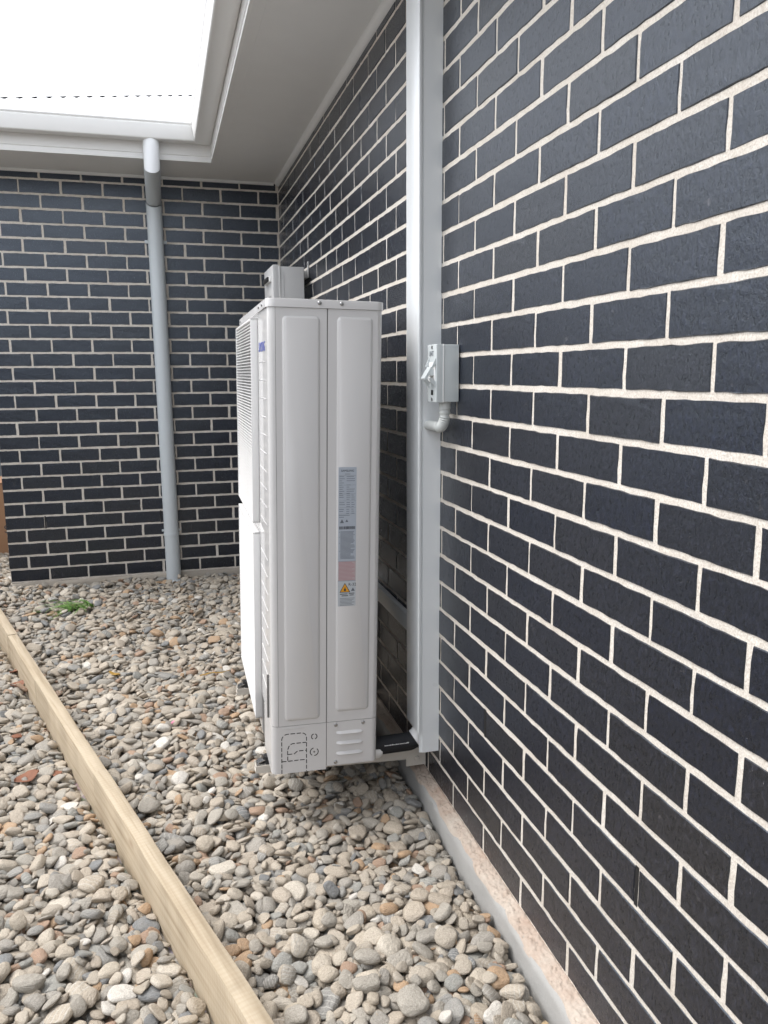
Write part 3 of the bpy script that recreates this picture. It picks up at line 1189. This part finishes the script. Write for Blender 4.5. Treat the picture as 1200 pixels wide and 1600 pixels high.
bb(MB().box((-.024, .405, .508), (-.0035, 1.16, .566), .002), 'rail', M['duct'])
for y in (.378, 1.03):
    u = MB()
    u.box((-.0050, y - .002, .075), (-.0032, y + .045, .566))
    u.box((-.0720, y - .002, .082), (-.0050, y + .0005, .170))
    u.box((-.040, y - .002, .170), (-.0050, y + .0005, .566))
    bb(u, 'upright', M['bracket'])
    a_ = MB()
    tp_ = [(-.575, .130), (-.020, .104), (-.020, .154), (-.575, .154)]
    a_.prism(tp_, y + .0007, y + .0030, 'y')
    a_.prism(tp_, y + .0430, y + .0453, 'y')
    a_.prism([(-.575, .130), (-.020, .104), (-.020, .1065), (-.575, .1325)], y + .0030, y + .043, 'y')
    a_.box((-.573, y + .0030, .1330), (-.5708, y + .043, .150))
    a_.box((-.545, y + .0030, .1515), (-.060, y + .043, .154))
    bb(a_, 'arm', M['bracket'])
    for x in (-.545, -.16):
        f_ = MB().tube([(x + .012, y + .022, .1543), (x + .012, y + .022, .178)], [.019, .016], 16)
        bb(f_, 'rubber_foot', M['black'])
    b_ = MB()
    b_.box((-.569, y + .006, .152), (-.520, y + .040, .158), .001)
    b_.add([(-.566, y + .008, .158), (-.566, y + .038, .158), (-.530, y + .038, .172), (-.530, y + .008, .172), (-.566, y + .008, .161), (-.566, y + .038, .161), (-.530, y + .038, .175), (-.530, y + .008, .175)],
           [(0, 1, 2, 3), (7, 6, 5, 4), (0, 4, 5, 1), (1, 5, 6, 2), (2, 6, 7, 3), (3, 7, 4, 0)])
    b_.tube([(-.548, y + .023, .158), (-.548, y + .023, .181)], .0055, 6)
    bb(b_, 'foot_clamp', M['steel'])
    bb(MB().tube([(-.034, y - .0021, .108), (-.034, y - .007, .108), (-.034, y - .0095, .108)], [.009, .0085, .004], 14), 'bolt', M['bracket'])
    bb(MB().tube([(-.030, y - .0021, .150), (-.030, y - .004, .150)], .005, 12), 'bolt', M['inner'])

# ------------------------------------------------------------------ insulated pipes between the duct and the unit
pi = empty('pipe_bundle', (-.12, .34, .19))
tag(pi, 'black foam insulated pipes bending out of the duct foot into the unit', 'pipe', kind='thing')


def elbow(x0, y, ztop, zc, r, x1):
    pts = [(x0, y, ztop), (x0, y, zc + r + .01)]
    pts += [(x0 - r + r * math.cos(R(a)), y, zc + r - r * math.sin(R(a))) for a in range(0, 91, 9)]
    return pts + [(x0 - r - .01, y, zc), (x1, y, zc)]


ub(MB().tube(elbow(-.038, .312, .55, .208, .050, -.225), .0265, 22), 'insulated_pipe', M['foam'], pi)
ub(MB().tube(elbow(-.036, .340, .55, .176, .040, -.225), .017, 18), 'insulated_pipe', M['foam'], pi)
ub(MB().tube([(-.206, .318, .196), (-.188, .318, .195), (-.178, .318, .196)], [.034, .034, .0275], 18), 'tape_wrap', M['tape'], pi)
tp = elbow(-.038, .312, .55, .208, .050, -.225)[2:10]
ub(MB().tube([(-.038, .312, .285)] + tp, [.0285 + .0012 * (k % 2) for k in range(len(tp) + 1)], 22), 'tape_wrap', M['tape'], pi)
pm = MB()
rr = random.Random(9)
x = -.172
while x < -.092:
    w = rr.uniform(.0012, .0035)
    pm.box((x, .3135 - .0282, .2125), (x + w, .3135 - .0272, .2125 + rr.uniform(.002, .004)))
    x += w + rr.uniform(.001, .0025)
ub(pm, 'pipe_print', M['tape'], pi)

# ------------------------------------------------------------------ isolator switch
isw = empty('isolator_switch', (-.035, .13, 1.311))
tag(isw, 'pale grey isolator switch box with toggle on the brick beside the duct', 'switch', kind='thing')


def sb(mb, name, mat, sharp=38):
    return ub(mb, name, mat, isw, sharp)


Y0s, Y1s, Z0s, Z1s = .095, .170, 1.311, 1.468
sb(MB().box((-.0495, Y0s + .0012, Z0s), (-.0035, Y1s, Z1s), .003), 'back_box', M['switch'])
sb(MB().box((-.0705, Y0s, Z0s - .001), (-.0497, Y1s + .0012, Z1s + .001), .0025), 'cover', M['switch'])
sb(MB().box((-.0515, Y0s - .0016, Z0s - .0008), (-.0488, Y0s + .002, Z1s + .0012), .0008), 'rim', M['tape'])
# rotary toggle: dish, two guard ears and the tilted lever
sb(MB().box((-.0725, Y0s + .008, 1.366), (-.0700, Y1s - .010, 1.420), .0008), 'toggle_dish', M['tape'])
for y in (Y0s + .004, Y1s - .016):
    sb(MB().prism([(-.070, 1.352), (-.073, 1.352), (-.090, 1.376), (-.086, 1.380), (-.070, 1.366)], y, y + .006, 'y'), 'guard', M['switch'])
    sb(MB().prism([(-.070, 1.432), (-.0715, 1.432), (-.082, 1.408), (-.078, 1.404), (-.070, 1.416)], y, y + .006, 'y'), 'guard', M['switch'])
sb(MB().prism([(-.069, 1.400), (-.080, 1.408), (-.100, 1.376), (-.097, 1.371), (-.086, 1.384), (-.069, 1.384)], Y0s + .016, Y1s - .024, 'y'), 'lever', M['switch'])
sb(MB().box((-.0712, Y0s + .026, 1.330), (-.0700, Y0s + .044, 1.344)), 'window', M['black'])
for z in (1.461, 1.318):
    sb(MB().tube([(-.0703, Y0s + .036, z), (-.0716, Y0s + .036, z), (-.0720, Y0s + .036, z)], [.005, .005, .003], 12), 'screw', M['steel'])
t_ = text('lettering', 'UNIT', .020, M['ink_grey'], isw, (-.0709 + .035, (Y0s + Y1s) / 2 - .13 + .004, 1.443 - 1.311), (R(90), 0, R(-90)), .0002, .8)
sb(MB().tube([(-.034, .126, 1.3105), (-.034, .126, 1.290), (-.034, .126, 1.289), (-.034, .126, 1.280)], [.0165, .0165, .0145, .0145], 20), 'gland', M['conduit'])
path = [(-.034, .126, 1.284)] + [(-.034 - .006 * k / 10, .126 + .030 * (1 - math.cos(R(9 * k))), 1.268 - .030 * math.sin(R(9 * k))) for k in range(11)]
pts = [Vector(p) for p in path]
dense = []
for a, b in zip(pts[:-1], pts[1:]):
    dense += [a.lerp(b, j / 4) for j in range(4)]
dense += [Vector((-.040, .156 + (.2515 - .156) * k / 8, 1.238)) for k in range(9)]
rad = [.0142 + (.0019 * math.sin(i * math.pi / 2 * 1.0 + .3) if i < 44 else 0.0002) for i in range(len(dense))]
sb(MB().tube(dense, rad, 20), 'conduit_elbow', M['conduit'], 60)

# ------------------------------------------------------------------ gas water heater farther along the side wall
hw = empty('water_heater', (-.1, 2.5, 1.42))
tag(hw, 'small pale grey gas water heater high on the side wall near the corner', 'water heater', kind='thing')
ub(MB().box((-.168, 2.334, 1.42), (-.036, 2.684, 1.950), .005), 'body', M['heater'], hw)
fc = MB().box((-.204, 2.330, 1.418), (-.1685, 2.688, 1.958), .006)
ub(fc, 'front_cover', M['heater'], hw)
ub(MB().box((-.172, 2.3275, 1.42), (-.1665, 2.3335, 1.953), .001), 'cover_flange', M['white_metal'], hw)
ub(MB().box((-.150, 2.3315, 1.44), (-.145, 2.3345, 1.91), .001), 'side_rib', M['heater'], hw)
ub(MB().box((-.216, 2.392, 1.876), (-.2035, 2.60, 1.906), .004), 'flue_surround', M['white_metal'], hw)
ub(MB().box((-.226, 2.405, 1.880), (-.2155, 2.59, 1.902), .003), 'flue_outlet', M['black'], hw)
for k in range(3):
    ub(MB().tube([(-.2035, 2.42 + .05 * k, 1.80), (-.2065, 2.42 + .05 * k, 1.80)], .006, 10), 'indicator', M['inner'], hw)
ub(MB().box((-.036, 2.40, 1.900), (-.0035, 2.62, 1.940), .002), 'hanger', M['heater'], hw)
ub(MB().box((-.0075, 2.37, 1.900), (-.0035, 2.40, 1.985), .001), 'hanger', M['heater'], hw)
ub(MB().tube([(-.0075, 2.385, 1.972), (-.012, 2.385, 1.972)], .006, 10), 'screw', M['steel'], hw)

# ------------------------------------------------------------------ timber edging
TA = math.atan(0.331)
dirT = Vector((-0.331, 1, 0)).normalized()
rightT = Vector((1, 0.331, 0)).normalized()


def sleeper(y0, y1, label, side, dz, twist, seed):
    a = Vector(((tline(y0, 'r') + tline(y0, 'l')) / 2, y0, 0))
    b = Vector(((tline(y1, 'r') + tline(y1, 'l')) / 2, y1, 0))
    ln = (b - a).length
    rr = random.Random(seed)
    mb = MB()
    n = 60
    prof = []
    w, h0, h1, bv = .0222, -.075, .101, .0012
    prof = [(-w, h0), (-w, h1 - bv), (-w + bv * .4, h1 - bv * .4), (-w + bv, h1), (w - bv, h1), (w - bv * .4, h1 - bv * .4), (w, h1 - bv), (w, h0)]
    vs, fs = [], []
    for j in range(n + 1):
        t = ln * j / n
        wob = .0007 * math.sin(t * 7 + seed) + .0005 * math.sin(t * 19 + seed * 2)
        for (x, z) in prof:
            vs.append((x + wob + rr.uniform(-.0003, .0003), t, z + dz + .0008 * math.sin(t * 4 + seed) + rr.uniform(-.0002, .0002)))
    m = len(prof)
    for j in range(n):
        fs += [(j * m + k, (j + 1) * m + k, (j + 1) * m + (k + 1) % m, j * m + (k + 1) % m) for k in range(m)]
    fs += [tuple(range(m)), tuple(range(n * m, (n + 1) * m))[::-1]]
    mb.add(vs, fs)
    ob = mb.build('timber_edging', M['timber'], None, 50)
    ob.location = a + rightT * side
    ob.rotation_euler = (0, 0, TA + twist)
    tag(ob, label, 'timber edging', 'timber boards edging the pebble bed', 'thing')
    return ob


sleeper(-1.35, 0.598, 'pale pine edging board across the bottom foreground, nearest piece', 0.0, 0.0, .001, 1)
sleeper(0.6005, 2.195, 'middle pale pine edging board between the two butt joints', -.0015, -.0035, 0.0, 2)
sleeper(2.1975, 4.2, 'farthest pale pine edging board leaving at the picture left edge', 0.001, -.001, 0.0, 3)

# ------------------------------------------------------------------ pebbles
def pebble_mesh(seed):
    r_ = np.random.default_rng(seed)
    bm = bmesh.new()
    bmesh.ops.create_icosphere(bm, subdivisions=3, radius=1.0)
    e = r_.uniform(2.0, 3.1)
    dirs = r_.normal(size=(5, 3)); dirs /= np.linalg.norm(dirs, axis=1)[:, None]
    amp = r_.uniform(-.16, .16, 5)
    fl = r_.normal(size=(4, 3)); fl /= np.linalg.norm(fl, axis=1)[:, None]
    cut = r_.uniform(.70, .99, 4)
    for v in bm.verts:
        p = np.array(v.co)
        q = np.sign(p) * np.abs(p) ** (2 / e * 1.0)
        q /= (np.abs(q) ** e).sum() ** (1 / e)
        k = 1 + sum(a * math.sin(2.2 * float(d @ p) + i) for i, (a, d) in enumerate(zip(amp, dirs)))
        q = q * k
        for f_, c_ in zip(fl, cut):
            s_ = float(f_ @ q)
            if s_ > c_:
                q = q - f_ * (s_ - c_) * .75
        v.co = q
    me = bpy.data.meshes.new('pebble')
    bm.to_mesh(me); bm.free()
    me.shade_smooth()
    me.materials.append(M['stone'])
    return me


NV = 14
PM = [pebble_mesh(100 + k) for k in range(NV)]
gx0, gx1, gy0, gy1, res = -3.1, -0.04, -1.25, 5.2, 0.006
nxg, nyg = int((gx1 - gx0) / res), int((gy1 - gy0) / res)
GX = gx0 + (np.arange(nxg) + .5) * res
GY = gy0 + (np.arange(nyg) + .5) * res
XX, YY = np.meshgrid(GX, GY, indexing='ij')
tl = -0.889 - 0.331 * YY
tr = -0.842 - 0.331 * YY
left = XX < (tl + tr) / 2
level = np.where(left, -0.022, 0.004 + 0.038 * np.clip((YY - 1.2) / 2.2, 0, 1.2) ** 1.5 + 0.03 * np.clip((-1.35 - XX) / .5, 0, 1) * np.clip((YY - 2.4) / 1.0, 0, 1))
level = np.where(YY > YB + .1, 0.01, level)
level = level + 0.008 * np.sin(XX * 5.1 + YY * 2.3) * np.sin(YY * 3.7 - XX) + 0.005 * np.sin(XX * 13 + 1) * np.sin(YY * 11)
Hm = level - 0.045
blocked = ((XX > tl - .002) & (XX < tr + .002))
blocked |= (YY > YB - .024) & (XX > XEND - .004)
blocked |= XX > -0.052
blocked |= (XX - PX) ** 2 + (YY - PY) ** 2 < .055 ** 2
xmin = -1.75 - 0.36 * (YY + .3)
inside = (~blocked) & (XX > np.maximum(xmin, -3.08)) & (YY > -1.22) & (YY < 5.15)
cells = np.argwhere(inside)
area = len(cells) * res * res
Hm[blocked] = 0.5
peb = []
NP = int(area * 3600)
order = rng.integers(0, len(cells), size=(NP, 7))
sizes = np.exp(rng.normal(math.log(.0170), .33, NP))
sizes = np.clip(sizes, .0075, .036)
asp_b = rng.uniform(.62, .95, NP)
asp_c = rng.uniform(.24, .48, NP)
yaws = rng.uniform(0, math.pi, NP)
for i in range(NP):
    cand = cells[order[i]]
    dl = Hm[cand[:, 0], cand[:, 1]] - level[cand[:, 0], cand[:, 1]]
    ci, cj = cand[int(np.argmin(dl))]
    a = sizes[i]; b = a * asp_b[i]; c = a * asp_c[i]
    rad = int(a / res) + 1
    i0, i1, j0, j1 = max(ci - rad, 0), min(ci + rad + 1, nxg), max(cj - rad, 0), min(cj + rad + 1, nyg)
    dx = GX[i0:i1, None] - GX[ci]
    dy = GY[None, j0:j1] - GY[cj]
    cs, sn = math.cos(yaws[i]), math.sin(yaws[i])
    u = (dx * cs + dy * sn) / a
    v = (-dx * sn + dy * cs) / b
    q = 1 - u * u - v * v
    msk = q > 0.02
    sub = Hm[i0:i1, j0:j1]
    hs_ = sub[msk]
    if hs_.size < 3 or hs_.max() > level[ci, cj] + .2:
        # shrink next to obstacles: accept only if the footprint is free
        if hs_.size < 3 or (hs_ > level[ci, cj] + .2).mean() > .04:
            continue
        hs_ = np.minimum(hs_, level[ci, cj] + .02)
    cap = np.sqrt(q[msk]) * c
    t_ = np.sort(hs_ + cap)
    zc = t_[int(.74 * (len(t_) - 1))]
    if zc + c > level[ci, cj] + .030:
        continue
    # tilt from local slope
    uu, vv = u[msk] * a, v[msk] * b
    gu = float((uu * (hs_ - hs_.mean())).sum() / ((uu * uu).sum() + 1e-9))
    gv = float((vv * (hs_ - hs_.mean())).sum() / ((vv * vv).sum() + 1e-9))
    gu = max(-.6, min(.6, gu)) + rng.normal(0, .10)
    gv = max(-.6, min(.6, gv)) + rng.normal(0, .10)
    new = np.where(msk, zc + np.sqrt(np.maximum(q, 0)) * c * .92, -9)
    sub_b = blocked[i0:i1, j0:j1]
    Hm[i0:i1, j0:j1] = np.where(sub_b, sub, np.maximum(sub, new))
    peb.append((GX[ci] + rng.uniform(-.003, .003), GY[cj] + rng.uniform(-.003, .003), zc, a, b, c, yaws[i], gu, gv, len(peb) % NV))
peb = np.array(peb)


def peb_matrix(p):
    rot = Matrix.Rotation(p[6], 4, 'Z') @ Matrix.Rotation(-math.atan(p[7]), 4, 'Y') @ Matrix.Rotation(math.atan(p[8]), 4, 'X')
    return Matrix.Translation(p[:3]) @ rot


# the 300 that show largest become stones of their own, the rest one mass
pj = []
for k, p in enumerate(peb):
    r_ = project(p[:3])
    a_ = 0
    if r_ and 15 < r_[0] < 1185 and 600 < r_[1] < 1585:
        ix, iy = int((p[0] - gx0) / res), int((p[1] - gy0) / res)
        exposed = p[2] + p[5] * .9 - Hm[ix, iy]
        if exposed > -.004:
            a_ = p[3] * p[4] / r_[2] ** 2
    pj.append(a_)
top = set(np.argsort(-np.array(pj))[:300].tolist())
for k in top:
    p = peb[k]
    ob = link('stone', PM[int(p[9])], ground)
    ob.matrix_basis = peb_matrix(p) @ Matrix.Diagonal((p[3], p[4], p[5], 1))
rest = np.array([k for k in range(len(peb)) if k not in top])
pc = bpy.data.meshes.new('pebbles')
pc.from_pydata([tuple(peb[k][:3]) for k in rest], [], [])
eul = []
for k in rest:
    e_ = peb_matrix(peb[k]).to_euler()
    eul += [e_.x, e_.y, e_.z]
for nm, typ, key, arr in (('rot', 'FLOAT_VECTOR', 'vector', np.array(eul, dtype=np.float32)),
                          ('scl', 'FLOAT_VECTOR', 'vector', peb[rest][:, 3:6].astype(np.float32).ravel()),
                          ('pick', 'INT', 'value', peb[rest][:, 9].astype(np.int32))):
    pc.attributes.new(nm, typ, 'POINT')
    pc.attributes[nm].data.foreach_set(key, arr)
po = link('pebbles', pc, ground)
tag(po, 'mass of smaller and farther river pebbles', kind='stuff')
ng = bpy.data.node_groups.new('scatter_pebbles', 'GeometryNodeTree')
ng.interface.new_socket('Geometry', in_out='INPUT', socket_type='NodeSocketGeometry')
ng.interface.new_socket('Geometry', in_out='OUTPUT', socket_type='NodeSocketGeometry')
gi, go = ng.nodes.new('NodeGroupInput'), ng.nodes.new('NodeGroupOutput')
iop = ng.nodes.new('GeometryNodeInstanceOnPoints')
g2i = ng.nodes.new('GeometryNodeGeometryToInstance')
# pebble shapes live in unlinked helper objects read by the node tree
for me in reversed(PM):
    ho = bpy.data.objects.new('pebble_shape', me)
    oi = ng.nodes.new('GeometryNodeObjectInfo')
    oi.inputs['Object'].default_value = ho
    oi.inputs['As Instance'].default_value = False
    ng.links.new(oi.outputs['Geometry'], g2i.inputs[0])


def attr(nm, typ):
    nd = ng.nodes.new('GeometryNodeInputNamedAttribute')
    nd.data_type = typ
    nd.inputs['Name'].default_value = nm
    return nd.outputs['Attribute']


ng.links.new(gi.outputs[0], iop.inputs['Points'])
ng.links.new(g2i.outputs[0], iop.inputs['Instance'])
iop.inputs['Pick Instance'].default_value = True
ng.links.new(attr('pick', 'INT'), iop.inputs['Instance Index'])
e2r = ng.nodes.new('FunctionNodeEulerToRotation')
ng.links.new(attr('rot', 'FLOAT_VECTOR'), e2r.inputs[0])
ng.links.new(e2r.outputs[0], iop.inputs['Rotation'])
ng.links.new(attr('scl', 'FLOAT_VECTOR'), iop.inputs['Scale'])
ng.links.new(iop.outputs[0], go.inputs[0])
md = po.modifiers.new('scatter', 'NODES')
md.node_group = ng


def surf(x, y):
    ix, iy = int((x - gx0) / res), int((y - gy0) / res)
    w = Hm[max(ix - 3, 0):ix + 4, max(iy - 3, 0):iy + 4]
    return float(np.median(w[w < .4]))


# ------------------------------------------------------------------ small things on the pebbles
gr = MB()
rr = random.Random(21)
gx, gy = -1.345, 2.83
gz = surf(gx, gy) + .004
for k in range(85):
    L_ = rr.uniform(.08, .27)
    an = R(rr.gauss(200, 40)) if k < 85 else rr.uniform(0, 6.28)
    bx, by = gx + rr.uniform(-.06, .09), gy + rr.uniform(-.05, .05)
    w = rr.uniform(.0022, .0042)
    el = R(rr.uniform(8, 48))
    side = Vector((-math.sin(an), math.cos(an), 0))
    pts = []
    p = Vector((bx, by, gz))
    e = el
    for s_ in range(6):
        pts.append(p.copy())
        p = p + Vector((math.cos(an) * math.cos(e), math.sin(an) * math.cos(e), math.sin(e))) * L_ / 5
        e -= R(rr.uniform(10, 24))
        p.z = max(p.z, gz + .012 + .004 * rr.random())
    vs = []
    for i_, q_ in enumerate(pts):
        ww = w * (1 - (i_ / 5) ** 2 * .92)
        vs += [q_ + side * ww, q_ + Vector((0, 0, -.0008)), q_ - side * ww]
    fs = []
    for i_ in range(5):
        fs += [(3 * i_, 3 * i_ + 1, 3 * i_ + 4, 3 * i_ + 3), (3 * i_ + 1, 3 * i_ + 2, 3 * i_ + 5, 3 * i_ + 4)]
    gr.add(vs, fs)
gro = gr.build('grass_tuft', M['grass'], sharp=60)
tag(gro, 'tuft of green grass growing through the pebbles near the rear wall', 'grass', kind='thing')


def leaf(x, y, s_, yaw, mat, label, group=None, curl=.35):
    mb = MB()
    n = 8
    vs, fs = [], []
    for i_ in range(n + 1):
        t = i_ / n
        w = math.sin(math.pi * min(1, t * .96 + .02)) ** .8 * (.34 + .07 * math.sin(t * 25))
        zc = curl * (t - .5) ** 2
        for k, d_ in enumerate((-1, 0, 1)):
            vs.append(((t - .5) * s_, d_ * w * s_, (zc + abs(d_) * .10 + .03 * math.sin(t * 9 + d_)) * s_))
    for i_ in range(n):
        for k in range(2):
            fs.append((3 * i_ + k, 3 * i_ + k + 1, 3 * i_ + 4 + k, 3 * i_ + 3 + k))
    mb.add(vs, fs)
    ob = mb.build('fallen_leaf', mat, None, 60)
    sm = ob.modifiers.new('thickness', 'SOLIDIFY')
    sm.thickness = .0006
    ob.location = (x, y, surf(x, y) + .006)
    ob.rotation_euler = (R(rr.uniform(-12, 12)), R(rr.uniform(-12, 12)), yaw)
    tag(ob, label, 'leaf', group, 'thing')


leaf(-1.545, 1.985, .085, R(50), M['leaf'], 'red brown dead leaf leaning on the timber edging', 'fallen leaves')
leaf(-1.51, 1.80, .07, R(10), M['leaf'], 'dark brown dead leaf lying below the leaf that leans on the timber', 'fallen leaves')
leaf(-1.425, 1.20, .06, R(80), M['leaf'], 'small rusty leaf on the pebbles left of the middle edging board', 'fallen leaves')
leaf(-1.335, .865, .085, R(20), M['leaf'], 'broad torn brown leaf at the lower left of the pebbles', 'fallen leaves')
leaf(-1.235, .875, .05, R(120), M['leaf'], 'little orange brown leaf between the torn leaf and the timber', 'fallen leaves')
leaf(-1.085, 1.725, .060, R(150), M['leaf_y'], 'yellow leaf lying in the middle of the pebble bed', 'fallen leaves')
leaf(-.075, -.655, .040, R(70), M['leaf_t'], 'dry tan leaf against the concrete footing at the bottom', 'fallen leaves')
pk = MB().tube([(0, 0, 0), (.010, .003, .003), (.020, .002, .001), (.028, .008, .004)], [.004, .006, .005, .002], 8)
pk = pk.build('plastic_scrap', M['pinkbit'])
pk.location = (-.834, 1.09, surf(-.834, 1.09) + .004)
tag(pk, 'tiny pink plastic scrap among the pebbles', 'scrap', kind='thing')
tw_ = MB().tube([(0, 0, 0), (.05, .01, .004), (.10, .006, .002), (.14, .015, .006)], [.003, .0028, .0022, .0012], 8).build('twig', M['leaf_y'])
tw_.location = (-.70, 1.58, surf(-.70, 1.58) + .006)
tag(tw_, 'thin pale twig lying on the pebbles beside the outdoor unit', 'twig', kind='thing')

# ------------------------------------------------------------------ cardboard carton and fence beyond the end of the rear wall, plus unseen fence runs added to cut light
cb = empty('cardboard_box', (-2.3, 4.78, -.01))
tag(cb, 'brown cardboard box standing beyond the end of the rear wall', 'box', kind='thing')
ub(MB().box((-2.62, 4.56, -.01), (-1.96, 5.0, .575), .004), 'carton', M['cardboard'], cb)
ub(MB().box((-2.61, 4.55, .5765), (-1.97, 4.99, .581), .001), 'flap', M['cardboard'], cb)
text('lettering', 'S', .085, M['ink'], cb, (-2.013 + 2.3, 4.5585 - 4.78, .225), (R(90), 0, 0), .0004)
fe = empty('metal_fence', (-3.2, 6.6, 0))
tag(fe, 'grey metal boundary fence behind the cardboard box at the picture left edge, plus unseen runs added to block light', 'fence', kind='thing')
for k in range(5):
    x0 = -3.6 + k * .70
    pts = []
    for j in range(8):
        xx = x0 + j * .0875
        pts += [(xx, 6.6), (xx + .035, 6.6), (xx + .048, 6.625), (xx + .083, 6.625)]
    pts2 = [(a, b + .003) for a, b in reversed(pts)]
    ub(MB().prism(pts + pts2, -.05, 1.8, 'z'), 'fence_panel', M['fence'], fe)
ub(MB().box((-3.6, 6.58, 1.80), (-.1, 6.65, 1.84), .004), 'top_rail', M['fence'], fe)
for k in range(20):  # unseen side run, added to block low light from the left
    y0 = -9.0 + k * .78
    pts = []
    for j in range(8):
        yy = y0 + j * .0975
        pts += [(-3.60, yy), (-3.60, yy + .035), (-3.625, yy + .048), (-3.625, yy + .083)]
    ub(MB().prism(pts + [(a - .003, b) for a, b in reversed(pts)], -.05, 1.8, 'z'), 'fence_panel', M['fence'], fe)
ub(MB().box((-3.65, -9.0, 1.80), (-3.58, 6.58, 1.84), .004), 'top_rail', M['fence'], fe)
for k in range(8):  # unseen run behind the camera, added to block light near the horizon
    x0 = -3.6 + k * .78
    pts = []
    for j in range(8):
        xx = x0 + j * .0975
        pts += [(xx, -9.0), (xx + .035, -9.0), (xx + .048, -9.025), (xx + .083, -9.025)]
    ub(MB().prism(pts + [(a, b - .003) for a, b in reversed(pts)], -.05, 1.8, 'z'), 'fence_panel', M['fence'], fe)
